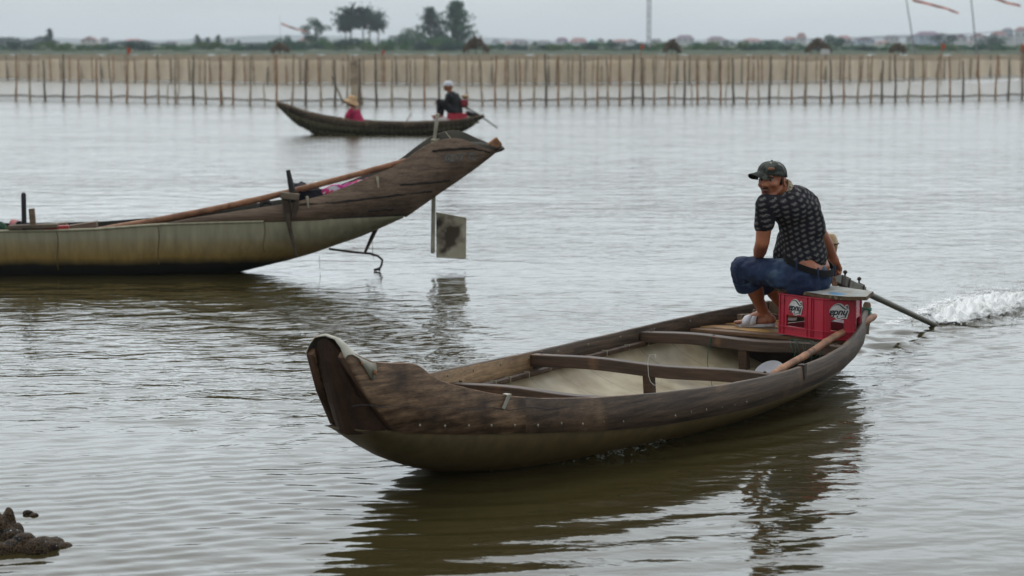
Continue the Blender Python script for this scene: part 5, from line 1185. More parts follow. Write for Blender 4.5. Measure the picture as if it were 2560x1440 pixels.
def stake_at(u,v,y,top_v,r,mt,label,lean=0,cat='stake',grp='stakes of the near net fence',base=-.5,name='bamboo_stake'):
    P=aty(u,v,y); P.z=0; zt=H-(top_v-YH)*y/F; mb=MB().use(mt); pts=[];rs=[]
    for i in range(7):
        f=i/6; z=base+(zt-base)*f; pts.append(Vector((lean*(z/zt)+.02*math.sin(i*1.7+u)*(.5),0,z))); rs.append(r*(1.05-.35*f)*(1.15 if i in(2,4) else 1))
    mb.tube(pts,rs,n=7); o=mb.obj(name); o.location=P; tag(o,label,cat,grp); return o
FRONT=[40,74,113,159,197,242,279,317,362,397,418,438,445,483,514,552,558,582,625,662,692,731,764,802,838,868,899,941,980,1025,1061,1097,1168,1206,1237,1270,1301,1335,1366,1396,1430,1463,1493,1521,1549,1581,1607,1636,1671,1688,1711,1729,1744,1771,1801,1813,1834,1867,1897,1923,1947,1979,2011,2015,2051,2079,2109,2144,2177,2204,2239,2270,2307,2342,2376,2408,2448,2488,2521,2555]
def base_v(u): return float(np.interp(u,[0,200,450,700,1000,1300,1700,2100,2560],[248,252,256,262,262,261,258,255,247]))
ORANGE={40,197,242,317,362,552,582,692,1061,1237,1301,1396,1493,1549,1671,1744,1801,1867,1979,2051,2109,2177,2307,2376,2448,2488}
DARK={113,159,483,764,838,899,941,1097,1366,1581,1607,1711,1834,1923,2079,2204,2239,2408,2521,2555}
NARROW={418,445,558,662,1688,1729,1813,1947,2015}
def region(u):
    if u<640: return 'left of the distant boat'
    if u<1210: return 'behind the distant boat'
    if u<1622: return 'between the distant boat and the tall mast'
    if u<2265: return 'right of the tall mast'
    return 'below the two slanting ribbon poles'
for u in FRONT:
    v=base_v(u); y=H*F/(v-YH)
    kind='orange' if u in ORANGE else ('dark' if u in DARK else 'pale')
    if u in NARROW: kind='thin'
    mt={'orange':'stake_orange','dark':'stake_dark','pale':'stake_pale','thin':'stake_pale'}[kind]
    lab={'orange':'orange brown','dark':'dark','pale':'dull pale','thin':'thin'}[kind]+' near row stake, '+rank_label(u,FRONT,'stake')
    tv=138+ (u*37%17)-4 if u not in NARROW else 205
    if u==2555: tv=118
    r={'orange':.036,'dark':.041,'pale':.037,'thin':.024}[kind]
    stake_at(u,v,y,tv,r,mt,lab,lean=((u*13)%9-4)*.016)
stake_at(893,262,69,150,.20,'stake_pale','broad pale board standing among the stakes behind the woman in the distant boat',lean=-.1,grp=None,cat='board',name='pale_board')
for o in C.objects:
    if o.name=='pale_board': 
        for v in o.data.vertices: v.co.y*=.25
stake_at(858,262,69.5,190,.04,'stake_dark','leaning dark stake left of the broad pale board in the near row',lean=-.35,grp=None)
# rope and low net between the near stakes
mb=MB().use('rope_dark')
P=[]
for i in range(0,261):
    u=-30+i*10.05; v=base_v(u); y=H*F/(v-YH)+.05; p=aty(u,v,y); sag=.045*abs(math.sin(i*.37))+.02*math.sin(i*.11); p.z=.20-sag*.9; P.append(p)
mb.tube(P,.020,n=5); o=mb.obj('net_rope'); tag(o,'sagging brown head rope strung along the near row of stakes just above the water','rope')
def net_mat(name,c,alpha,scale=3,c2=None):
    m=bpy.data.materials.new(name); t,n,l=nodes(m); b=n['Principled BSDF']; b.inputs['Roughness'].default_value=.95; b.inputs['Specular IOR Level'].default_value=.1
    tc=n.new('ShaderNodeTexCoord'); mp=n.new('ShaderNodeMapping'); mp.inputs['Scale'].default_value=(1,1,.25); l.new(tc.outputs['Object'],mp.inputs[0]); nz=n.new('ShaderNodeTexNoise'); nz.inputs['Scale'].default_value=scale; nz.inputs['Detail'].default_value=5; l.new(mp.outputs[0],nz.inputs[0])
    mx=n.new('ShaderNodeMix'); mx.data_type='RGBA'; mx.inputs['A'].default_value=(*c,1); mx.inputs['B'].default_value=(*(c2 or tuple(x*.7 for x in c)),1); l.new(nz.outputs[0],mx.inputs['Factor']); l.new(mx.outputs['Result'],b.inputs['Base Color'])
    b.inputs['Alpha'].default_value=alpha; MATS[name]=m
net_mat('net_low',(.36,.31,.22),.38,.8); net_mat('net_high',(.80,.68,.52),.93,.5,(.62,.52,.39)); net_mat('net_fringe',(.50,.415,.31),1,1.2)
mb=MB().use('net_low'); rows=[]
for i,p in enumerate(P): q=p.copy(); q.y+=.03; rows.append([Vector((q.x,q.y+.03*math.sin(i*.8),p.z)),Vector((q.x,q.y+.08*math.sin(i*.5),-.02))])
mb.loft(rows,closed=False); o=mb.obj('low_net',fix=False); tag(o,'low translucent tan net hanging from the rope between the near stakes to the water','net')
net_mat('net_reflection_tint',(.78,.70,.55),.42,.8)  # sheet added to lay the nets' beige reflection over the water gap
mb=MB().use('net_reflection_tint'); rows=[]
for i,p in enumerate(P): rows.append([Vector((p.x,p.y+.12+.03*math.sin(i*.9),.60+.03*math.sin(i*.35))),Vector((p.x,p.y+.12+.05*math.sin(i*.6),.10))])
mb.loft(rows,closed=False); o=mb.obj('tint_sheet',fix=False); tag(o,'thin see-through sheet between the near stakes, added to tint the gap like reflected net','net')
# rear fence: high net on its own stakes
fence=empty('net_fence',(0,104,0)); tag(fence,'long high brown net wall on stakes behind the near row, crossing the whole lagoon','fence')
mb=MB().use('net_high'); rows=[]
def rear_bot(u): return float(np.interp(u,[-100,0,600,1200,1700,2100,2560,2700],[196,198,207,210,207,203,190,188]))
for i in range(0,281):
    u=-60+i*9.6; v=rear_bot(u); y=H*F/(v-YH); p=aty(u,v,y); zt=H-(150+ (5*math.sin(i*.21)+3*math.sin(i*.53))*.4-YH)*y/F
    z0=0; rows.append([Vector((p.x,p.y-104+.25*math.sin(i*1.3)*(k/5),z0+(zt-z0)*k/5+(.10*abs(math.sin(i*.16)) if k==0 else 0))) for k in range(6)])
mb.loft(rows,closed=False); mb.obj('net',fence,fix=False)
mb=MB().use('net_high'); rows=[]
for i in range(0,281):
    u=-60+i*9.6; v=rear_bot(u); y=H*F/(v-YH)+9; p=aty(u,v,y); zt=H-(136+4*mnoise.noise(Vector((i*.35,0,0)))-YH)*y/F
    rows.append([Vector((p.x,p.y-104,0.)),Vector((p.x,p.y-104,zt))])
mb.use('net_fringe').loft(rows,closed=False); mb.obj('back_net',fence,fix=False)
pm=None
for i in range(96):
    u=-10+i*27+random.uniform(-6,6); v=rear_bot(u); y=H*F/(v-YH)-.15; p=aty(u,v,y); zt=H-(random.uniform(136,147)-YH)*y/F
    mb=MB().use(random.choice(['stake_dark','stake_pale','stake_orange'])); mb.tube([(0,0,-.4),(random.uniform(-.06,.06),0,zt)],[.045,.030],n=6); o=mb.obj('fence_post',fence); o.location=(p.x,p.y-104,0)
# dark brush on top of the back row
for i,(u,w,h,lb) in enumerate(((1190,62,34,'dark drooping thatch shelter on stilts right of the tallest trees'),(1680,40,32,'dark round thatch shelter on stilts just right of the tall mast'),(2045,60,32,'brown thatch shelter with a white sheet, on stilts in the net field'),(2245,38,18,'low dark thatch shelter on stilts left of the first slanting ribbon pole'),(700,44,20,'low brown heap of net poles below the pink ribbon'))):
    y=150; c=aty(u,118,y); sc=y/F; t=empty('thatch_shelter',(c.x,c.y,0)); tag(t,lb,'shelter')
    mb=MB().use('thatch'); zc=c.z
    for k in range(120 if i<3 else 70):
        a=random.uniform(-1,1); px=a*w*sc*.5; hz=(1-abs(a)**1.8)*h*sc*(.9 if i!=0 else 1)*random.uniform(.3,1); py=random.uniform(-.6,.6)
        zb=zc-.25+hz; R=Matrix.Rotation(random.uniform(-.5,.5),3,'Y')@Matrix.Rotation(random.uniform(0,3),3,'Z'); mb.box((px,py,zb),(.10,.05,.34),R)
    mb.obj('thatch_roof',t)
    for k in(-1,0,1):
        mb=MB().use('stake_dark'); mb.tube([(k*w*sc*.36,-.2,-.4),(k*w*sc*.30,-.1,zc-.1)],.04,n=6); mb.obj('stilt',t)
    if i==2: mb=MB().use('white_paint'); mb.prism([(.1,-.7,zc-.5),(.75,-.7,zc-.45),(.7,-.7,zc-.15),(.15,-.7,zc-.1)],(0,1,0),.03); mb.obj('white_sheet',t)
# flags and ribbons
for u,v,hh,lb in((318,128,20,'small red flag on a stake near the left of the net fence'),(955,132,14,'small orange flag on the fence below the gap between palms and tall trees'),(1602,118,16,'small orange flag on the fence just left of the tall mast'),(2354,118,20,'small orange flag between the two slanting ribbon poles'),(2553,122,24,'red flag at the right edge of the net fence')):
    y=101; p=aty(u,v,y); s=y/F; t=empty('marker_flag',(p.x,p.y,0)); tag(t,lb,'flag')
    mb=MB().use('stake_orange'); mb.tube([(0,0,-.3),(0,0,p.z+hh*s*.6)],.025,n=6); mb.obj('flag_pole',t)
    mb=MB().use('flag_orange'); w=.16; z0,z1=p.z-hh*s*.5,p.z+hh*s*.5; rows=[[Vector((.02+w*k/5,.03*math.sin(k*1.4),z1-.02*k)),Vector((.02+w*k/5*.9,.03*math.sin(k*1.4+.6),z0+.03*k))] for k in range(6)]; mb.loft(rows,closed=False); mb.obj('flag_cloth',t,fix=False)
def ribbon_pole(ub,vb,ut,vt,y,r,rib,mtr,lb,wid=.09):
    A=aty(ub,vb,y); Bp=aty(ut,vt,y); t=empty('ribbon_pole',(A.x,A.y,0)); tag(t,lb,'pole'); dz=(Bp.z-A.z); dx=(Bp.x-A.x); k=(-A.z)/dz
    top=Vector((dx*1.22,0,A.z+dz*1.22)); mb=MB().use('mast_grey'); mb.tube([Vector((dx*k,0,-.3)),Vector((0,0,A.z)),top],[r,r*.9,r*.6],n=6); mb.obj('pole',t)
    mb=MB().use(mtr); q=[aty(u,v,y)-Vector((A.x,A.y,0)) for u,v in rib]; q=[top]+q if rib[0][1]<30 else q
    rows=[]; n=len(q)
    fine=[]
    for i in range(n-1):
        for j in range(5): fine.append(q[i].lerp(q[i+1],j/5))
    fine.append(q[-1])
    for i,p in enumerate(fine):
        w=wid*(1-.35*i/len(fine)); rows.append([p+Vector((0,.05*math.sin(i*.7),w)),p+Vector((0,-.05*math.sin(i*.7),-w))])
    mb.loft(rows,closed=False); mb.obj('ribbon',t,fix=False)
ribbon_pole(2287,130,2266,0,140,.050,[(2284,1),(2310,7),(2340,15),(2365,21),(2385,29),(2397,33)],'ribbon_red','slanting thin pole with a long orange ribbon trailing right, left one of the two')
ribbon_pole(2440,120,2428,0,140,.055,[(2496,-1),(2520,8),(2545,13),(2552,15)],'ribbon_red','slanting dark pole with a short orange ribbon at the top right corner')
ribbon_pole(703,150,700,58,160,.014,[(703,59),(725,68),(745,74),(770,80)],'ribbon_pink','very thin pole with a faded pink ribbon left of the round topped tree')
# tall mast
mb=MB().use('mast_grey'); c=aty(1622,110,620); 
for sx_,sy_ in((-1,-1),(1,-1),(1,1),(-1,1)): mb.tube([(sx_*.45,sy_*.45,-1),(sx_*.36,sy_*.36,42)],.14,n=5)
mr=empty('radio_mast',(c.x,c.y,0)); tag(mr,'tall thin grey mast rising out of the frame above the far shore','mast'); mb.obj('mast_leg',mr)
for i in range(20):
    z=2.1*i; mb=MB().use('mast_grey')
    for a,b in(((-.42,-.42),(.42,.42)),((.42,-.42),(-.42,.42))): mb.tube([(a[0],a[1],z),(b[0],a[1],z+2.1)],.07,n=4)
    mb.obj('mast_brace',mr)
# overhead cable on the right with its poles
cab=empty('power_line',(0,420,0)); tag(cab,'thin overhead cable sloping up to the right above the distant town','cable')
mb=MB().use('mast_grey'); Pc=[aty(u,v,420)-Vector((0,420,0)) for u,v in((1980,98),(2150,95),(2300,90),(2430,84),(2560,74),(2700,60))]; mb.tube(Pc,.07,n=5); mb.obj('cable',cab)
for p in(Pc[0],Pc[-1]): mb=MB().use('mast_grey'); mb.tube([(p.x,0,0),(p.x,0,p.z)],.12,n=6); mb.obj('cable_pole',cab)

# ------------------------------------------------------------------ trees and town on the far shore
def shore_xy(u,y): p=aty(u,110,y); return p.x,p.y
def leaf_cloud(mb,n,fn,size):
    for _ in range(n):
        p=fn()
        if p is None: continue
        a=Vector((random.gauss(0,1),random.gauss(0,1),random.gauss(0,1))).normalized(); b=a.orthogonal().normalized(); s=size*random.uniform(.6,1.4)
        mb.add([p-a*s,p-b*s*.6,p+a*s,p+b*s*.6],[(0,1,2,3)])
def tree(u,y,h,w,kind,leaf,label,cat='tree',grp=None,name='tree',n=1.0,zb=None):
    if kind=='casuarina': w*=1.25; n*=1.35; 
    x,yy=shore_xy(u,y); t=empty(name,(x,yy,0 if zb is None else zb)); tag(t,label,cat,grp); h=float(h); tr=MB().use('bark'); lf=MB().use(leaf)
    if kind=='casuarina':
        tr.tube([(0,0,-.5),(.1,0,h*.5),(0,0,h*.97)],[h*.022,h*.014,h*.004],n=7)
        for k in range(int(46*n)):
            f=.12+.86*(k/(46*n)); z=h*f; r=w*.60*(1-f)**1.0*(1+.25*math.sin(k*2.3))*random.uniform(.55,1.1); a=random.uniform(0,6.28); tip=Vector((r*math.cos(a),r*math.sin(a),z+r*.45)); base=Vector((0,0,z-.1*h*.3)); tr.tube([base,tip],[h*.004,h*.0015],n=4)
            def fn():
                q=base.lerp(tip,random.uniform(.25,1.08)); return q+Vector((random.gauss(0,.045*w),random.gauss(0,.045*w),random.gauss(-.01*h,.022*h)))
            leaf_cloud(lf,34,fn,.028*h)
    elif kind=='palm':
        tr.tube([(0,0,-.5),(.03*h,0,h*.4),(.0,0,h*.80)],[h*.022,h*.017,h*.014],n=7); c=Vector((0,0,h*.8))
        for k in range(64):
            a=6.28*k/40*1.618*5; e=random.uniform(-.75,1.25); L=w*.52*random.uniform(.8,1.05); prev=c; d=Vector((math.cos(a)*math.cos(e),math.sin(a)*math.cos(e),math.sin(e)))
            for j in range(7):
                nx=prev+d*L/7; d=(d+Vector((0,0,-.19))).normalized(); sd=d.cross(UPV).normalized() if abs(d.z)<.98 else Vector((1,0,0)); ww=L*.16*(1-abs(j-2.5)/6)
                for sg in(-1,1): lf.add([prev,nx,nx+sd*sg*ww+Vector((0,0,-ww*.6)),prev+sd*sg*ww+Vector((0,0,-ww*.6))],[(0,1,2,3)])
                prev=nx
        leaf_cloud(lf,260,lambda: c+Vector((random.gauss(0,.22*w),random.gauss(0,.18*w),random.gauss(-.04*w,.16*w))),.045*w)
    else:
        tr.tube([(0,0,-.5),(.02*h,0,h*.35),(0,0,h*.7)],[h*.03,h*.022,h*.010],n=7); cl=[]
        nn=int((9 if kind=='round' else 14)*n)
        for k in range(nn):
            if kind=='tiered': z=h*random.choice([.35,.42,.55,.68,.80,.90]); r=w*.34*random.uniform(.5,1); c=Vector((random.uniform(-.42,.42)*w,random.uniform(-.3,.3)*w,z)); rr=(r,r,r*.5)
            else: z=h*random.uniform(.06 if name=='bush' else .32,.86); q=math.sqrt(max(.05,1-((z/h-.55)/.45)**2)); c=Vector((random.uniform(-.42,.42)*w*q,random.uniform(-.35,.35)*w*q,z)); r=w*random.uniform(.16,.26); rr=(r,r,min(r,h*.22))
            tr.tube([(0,0,h*.3),c],[h*.009,h*.003],n=4); cl.append((c,rr))
        def fn():
            c,rr=random.choice(cl); d=Vector((random.gauss(0,1),random.gauss(0,1),random.gauss(0,1))).normalized()*random.uniform(.6,1.08); return c+Vector((d.x*rr[0],d.y*rr[1],d.z*rr[2]))
        leaf_cloud(lf,int(1500*n),fn,.06*max(w*.5,h*.4))
    tr.obj('trunk',t,fix=False); lf.obj('crown',t,smooth=False,fix=False); return t
def hpx(v,y): return H-(v-YH)*y/F   # height that reaches picture row v at distance y
tree(1140,430,hpx(2,430),8.6,'casuarina','leaf0','tallest feathery casuarina tree, its top touching the upper frame edge',n=1.3)
tree(1075,440,hpx(17,440),7.2,'casuarina','leaf2','second tallest feathery casuarina, just left of the tallest one')
tree(1182,425,hpx(92,425),4.0,'casuarina','leaf0','low feathery tree between the tallest casuarina and the dark thatch shelter',n=.6)
tree(1032,436,hpx(70,436),4.6,'bushy','leaf1','bushy green tree left of the two tall casuarinas')
tree(1000,432,hpx(86,432),5.0,'bushy','leaf0','broad dark bush between the palms and the casuarinas')
tree(1105,428,hpx(92,428),6.0,'bushy','leaf1','dense green bush at the foot of the tall casuarinas')
for u,tv,w in((874,38,5.4),(905,42,4.4),(921,40,5.0),(943,52,4.6),(862,58,4.0)):
    tree(u,440+random.uniform(-6,6),hpx(tv-10,440)*1.10,w*1.22,'palm','leaf2','palm with feathery crown, '+{874:'tallest, second from the left of the palm clump',905:'middle of the palm clump',921:'second from the right of the palm clump',943:'rightmost of the palm clump',862:'lowest and leftmost of the palm clump'}[u],cat='palm tree',grp='clump of palms on the far shore',name='palm_tree')
tree(790,440,hpx(43,440),4.8,'tiered','leaf0','round topped tree with open branches between the pink ribbon and the palms',n=1.1)
tree(793,438,hpx(85,438),3.6,'bushy','leaf1','bush under the round topped open tree')
tree(716,430,hpx(88,430),2.8,'bushy','leaf2','small dark tree behind the brown heap of net poles left of the round topped tree',n=.7)
tree(848,430,hpx(104,430),2.4,'bushy','leaf0','small dark bush in the gap between the round topped tree and the palms',n=.5)
# hedge of bushes along the shore
BU=[]
BU=[-20+i*27.4+random.uniform(-8,8) for i in range(96)]
for i in range(96):
    u=BU[i]
    tv=114-random.uniform(0,9)
    if 660<u<1200: tv=104-random.uniform(0,10)
    if 1480<u<2150: tv=109-random.uniform(0,8)
    y=random.uniform(352,400); reg='left of the pink ribbon' if u<690 else ('under the tall trees' if u<1230 else ('between the tall trees and the mast' if u<1622 else ('between the mast and the ribbon poles' if u<2250 else 'below the slanting ribbon poles')))
    lf=random.choice(['leaf0','leaf1','leaf3','leaf2']); cn={'leaf0':'deep green','leaf1':'mid green','leaf3':'yellowish green','leaf2':'grey green'}[lf]
    tree(u,y,hpx(tv,y),random.uniform(4.,6.),'bushy',lf,cn+' shore bush, '+rank_label(u,BU,'bush'),cat='bush',grp='bushes along the far shore',name='bush',n=.42)
# named far trees
for u,tv,w,k,lf,lb in((125,70,2.6,'casuarina','leaf2','lone narrow dark conifer standing tall at the left of the far shore'),(168,106,3,'casuarina','leaf2','short pointed tree just right of the lone narrow conifer'),(493,86,2.6,'casuarina','leaf2','left one of three pointed trees above the left net fence'),(519,92,2.6,'casuarina','leaf2','middle one of three pointed trees above the left net fence'),(546,86,2.2,'casuarina','leaf2','right and palest of three pointed trees above the left net fence'),(597,100,1.8,'casuarina','leaf2','thin pointed treetop beside a white house, left of the pink ribbon'),
    (1338,103,2.2,'casuarina','leaf0','small pointed tree between the thatch shelter and the mast'),(1525,98,2.6,'casuarina','leaf2','pointed dark tree left of the mast'),(2093,84,5,'round','leaf0','round blue green tree right of the brown thatch shelter'),(2360,84,5,'bushy','leaf2','dark tree between the two slanting ribbon poles'),(2468,84,4,'bushy','leaf2','dark pointed tree just right of the dark slanting pole'),(2490,92,4,'bushy','leaf0','green tree near the houses at the far right'),(1920,100,3,'bushy','leaf0','bushy tree right of the mast among red roofs'),(1760,102,3.5,'bushy','leaf2','blue grey treetop right of the dark round shelter')):
    y=520 if tv<95 and k!='round' else 480
    tree(u,y,hpx(tv,y),w*1.25,k,lf,lb,n=.7)
for i,(u,w,tv) in enumerate(((20,5,103),(60,9,92),(92,8,98),(312,9,101),(395,8,106),(350,6,110),(640,7,108))):
    tree(u,900,hpx(tv,900),w*2.2,'round','leaf2','hazy blue green wood far away, '+['at the left edge','left of the lone conifer','right against the lone conifer','above the red flag','left of the three pointed trees','right of the red flag','left of the pink ribbon'][i],cat='tree',n=.7)
# houses
HK={}
def house(u,y,base_v_,w,hw,hr,wall,roof,label,gable=False,rot=0):
    x,yy=shore_xy(u,y); s=y/F; w=w*s; zb=.3; hr=hr*s*1.15; t=empty('house',(x,yy,zb),rot); tag(t,label,'house','houses of the distant town')
    hw=H-(base_v_-6-hw-YH)*s-zb
    d=w*.7; mb=MB().use(wall); mb.box((0,0,hw/2),(w,d,hw)); wo=mb.obj('wall',t)
    mb=MB().use(roof); o=.25
    if gable: mb.add([(-w/2-o,-d/2-o,hw-.05),(w/2+o,-d/2-o,hw-.05),(w/2+o,d/2+o,hw-.05),(-w/2-o,d/2+o,hw-.05),(0,-d/2-o,hw+hr),(0,d/2+o,hw+hr)],[(0,3,2,1),(0,1,4),(2,3,5),(1,2,5,4),(3,0,4,5)])
    else: mb.add([(-w/2-o,-d/2-o,hw-.02),(w/2+o,-d/2-o,hw-.02),(w/2+o,d/2+o,hw-.02),(-w/2-o,d/2+o,hw-.02),(-w*.30,0,hw+hr),(w*.30,0,hw+hr)],[(0,3,2,1),(0,1,5,4),(2,3,4,5),(1,2,5),(3,0,4)])
    mb.obj('roof',t,smooth=False)
    n=max(1,int(w/2.6))
    for k in range(n):
        wb=MB().use('window_dark'); wb.box((-w/2+w*(k+.5)/n,-d/2-.02,hw*.72),(1.0,.08,1.3)); wb.obj('window',t)
HS=[(30,'wall_white','roof_red',26,10,7,118),(225,'wall_cream','roof_red',36,12,8,118),(262,'wall_white','roof_grey',16,12,4,116),(335,'wall_white','roof_pink',46,9,7,120),(430,'wall_white','roof_grey',26,9,3,121),(575,'wall_white','roof_grey',22,14,3,119),(763,'wall_cream','roof_red',26,10,7,118),(1240,'wall_blue','roof_grey',18,10,7,121),(1274,'wall_white','roof_red',24,9,5,124),(1300,'wall_white','roof_grey',34,9,7,121),(1360,'wall_blue','roof_grey',30,9,5,121),(1405,'wall_white','roof_purple',28,9,8,118),(1436,'wall_cream','roof_grey',22,7,4,126),(1447,'wall_white','roof_red',40,9,9,120),(1480,'wall_mint','roof_mint',32,8,10,124),(1500,'wall_white','roof_grey',18,9,5,116),(1550,'wall_white','roof_red',36,9,5,119),(1578,'wall_blue','roof_pink',28,9,4,117),(1640,'wall_white','roof_grey',22,10,4,117),(1712,'wall_white','roof_purple',40,12,7,114),(1790,'wall_cream','roof_purple',36,9,6,113),(1812,'wall_white','roof_grey',20,9,5,118),(1880,'wall_white','roof_red',40,8,6,117),(1975,'wall_blue','roof_red',30,10,6,115),(2003,'wall_white','roof_red',20,16,10,116),(2110,'wall_white','roof_pink',30,12,8,116),(2122,'wall_cream','roof_grey',30,8,7,124),(2160,'wall_blue','roof_purple',42,10,7,116),(2206,'wall_cream','roof_red',32,8,5,122),(2228,'wall_white','roof_grey',32,14,5,114),(2280,'wall_white','roof_grey',28,12,4,112),(2318,'wall_blue','roof_purple',54,12,8,106),(2300,'wall_white','roof_pink',30,10,5,120),(2400,'wall_white','roof_purple',30,12,8,112),(2410,'wall_cream','roof_pink',34,7,4,120),(2445,'wall_white','roof_red',40,12,8,110),(2497,'wall_white','roof_red',30,13,8,106),(2520,'wall_white','roof_grey',34,14,6,112),(2518,'wall_blue','roof_grey',22,14,5,96),(2558,'wall_white','roof_red',40,20,9,104)]
cn={'wall_white':'white','wall_cream':'cream','wall_blue':'bluish','wall_mint':'mint green'}; rn={'roof_red':'red','roof_pink':'faded pink','roof_grey':'grey','roof_purple':'dull purple','roof_mint':'mint'}
LM=[(0,'at the left edge'),(125,'near the lone conifer'),(318,'near the red flag at left'),(500,'by the three pointed trees'),(760,'by the round topped tree'),(1230,'right of the dark thatch shelter'),(1338,'near the small pointed tree'),(1440,'halfway to the mast'),(1525,'by the pointed tree near the mast'),(1622,'beside the mast'),(1720,'right of the round shelter'),(1800,'behind the bushes right of the mast'),(1900,'left of the brown shelter'),(2000,'behind the brown shelter'),(2110,'right of the round tree'),(2200,'left of the first slanting pole'),(2285,'behind the first slanting pole'),(2340,'between the slanting poles'),(2437,'behind the dark slanting pole'),(2500,'at the far right'),(2555,'at the right edge')]
for u,wl,rf,w,hw,hr,bv in HS:
    lm=min(LM,key=lambda q:abs(q[0]-u))[1]
    house(u,random.uniform(1150,1350),bv,w*1.1,hw,hr,wl,rf,'%s house, %s roof, %s%s'%(cn[wl],rn[rf],'the wider one, ' if u in(2318,335,300) else ('the small one, ' if u in(2228,1500,575,1812,262,2518) else ''),lm),gable=(wl=='wall_mint' or u%3==0),rot=random.uniform(-.2,.2))
# faint hills behind the town
mb=MB().use('leaf2'); rows=[]
for i in range(81):
    x=-1400+i*35; hgt=14+8*math.sin(i*.21+1)+5*math.sin(i*.53)+ (8 if x<-300 else 0)+(14*max(0,(x-300)/900)); hgt*=.45; rows.append([Vector((x,4000+60*math.sin(i*.4),-2)),Vector((x,4120,hgt*1.1)),Vector((x,4400,hgt*.5))])
mb.loft(rows,closed=False); tag(mb.obj('hills',fix=False),kind='structure')

# ------------------------------------------------------------------ heaped nets bottom left
def nets():
    m=bpy.data.materials.new('fishing_net'); t,n,l=nodes(m); b=n['Principled BSDF']; b.inputs['Roughness'].default_value=.75; b.inputs['Specular IOR Level'].default_value=.15
    tc=n.new('ShaderNodeTexCoord'); vo=n.new('ShaderNodeTexVoronoi'); vo.inputs['Scale'].default_value=75; vo.feature='DISTANCE_TO_EDGE'; l.new(tc.outputs['Object'],vo.inputs[0])
    r=n.new('ShaderNodeMapRange'); l.new(vo.outputs[0],r.inputs[0]); r.inputs['From Max'].default_value=.12
    nz=n.new('ShaderNodeTexNoise'); nz.inputs['Scale'].default_value=14; l.new(tc.outputs['Object'],nz.inputs[0]); r2=n.new('ShaderNodeMapRange'); l.new(nz.outputs[0],r2.inputs[0]); r2.inputs['From Min'].default_value=.60; r2.inputs['From Max'].default_value=.66
    m0=n.new('ShaderNodeMix'); m0.data_type='RGBA'; m0.inputs['A'].default_value=(.085,.052,.026,1); m0.inputs['B'].default_value=(.010,.007,.004,1); l.new(r.outputs[0],m0.inputs['Factor'])
    m1=n.new('ShaderNodeMix'); m1.data_type='RGBA'; m1.inputs['A'].default_value=(.007,.006,.006,1); m1.inputs['B'].default_value=(.34,.33,.31,1); 
    r3=n.new('ShaderNodeMapRange'); l.new(vo.outputs[0],r3.inputs[0]); r3.inputs['From Min'].default_value=.30; r3.inputs['From Max'].default_value=.36; l.new(r3.outputs[0],m1.inputs['Factor'])  # pale specks paint wet glints into the net colour
    m2=n.new('ShaderNodeMix'); m2.data_type='RGBA'; l.new(r2.outputs[0],m2.inputs['Factor']); l.new(m0.outputs['Result'],m2.inputs['A']); l.new(m1.outputs['Result'],m2.inputs['B']); l.new(m2.outputs['Result'],b.inputs['Base Color'])
    bm=n.new('ShaderNodeBump'); bm.inputs['Strength'].default_value=.8; bm.inputs['Distance'].default_value=.004; bm.invert=True; l.new(vo.outputs[0],bm.inputs['Height']); l.new(bm.outputs[0],b.inputs['Normal']); MATS['fishing_net']=m
    def heap(name,parts,lb):
        mb=MB().use('fishing_net')
        for u,v,rx,ry,rz in parts: p=atz(u,v,0); mb.ell(p,(rx,ry,rz))
        o=mb.obj(name,remesh=.0045,smooth_it=3,disp=.012,dscale=.035); tag(o,lb,'net')
    heap('fishing_net',[(22,1332,.030,.05,.105),(8,1338,.035,.06,.080),(-15,1335,.05,.07,.10),(42,1338,.028,.05,.050),(48,1344,.02,.03,.028),(28,1345,.04,.05,.04)],'tall wet brown fishing net heap breaking the water at the left edge')
    heap('fishing_net',[(60,1372,.062,.06,.064),(30,1378,.05,.05,.045),(90,1378,.055,.05,.050),(118,1372,.05,.05,.038),(-10,1382,.06,.05,.045)],'low dark wet fishing net heap with pale glints at the bottom left')
    heap('fishing_net',[(108,1358,.040,.05,.026),(132,1360,.045,.05,.028),(158,1366,.035,.04,.018)],'brown rumpled net fold lying right of the low dark net heap')
    heap('fishing_net',[(70,1284,.025,.02,.014),(86,1289,.020,.02,.012)],'tiny hump of net breaking the water beyond the other heaps')
nets()

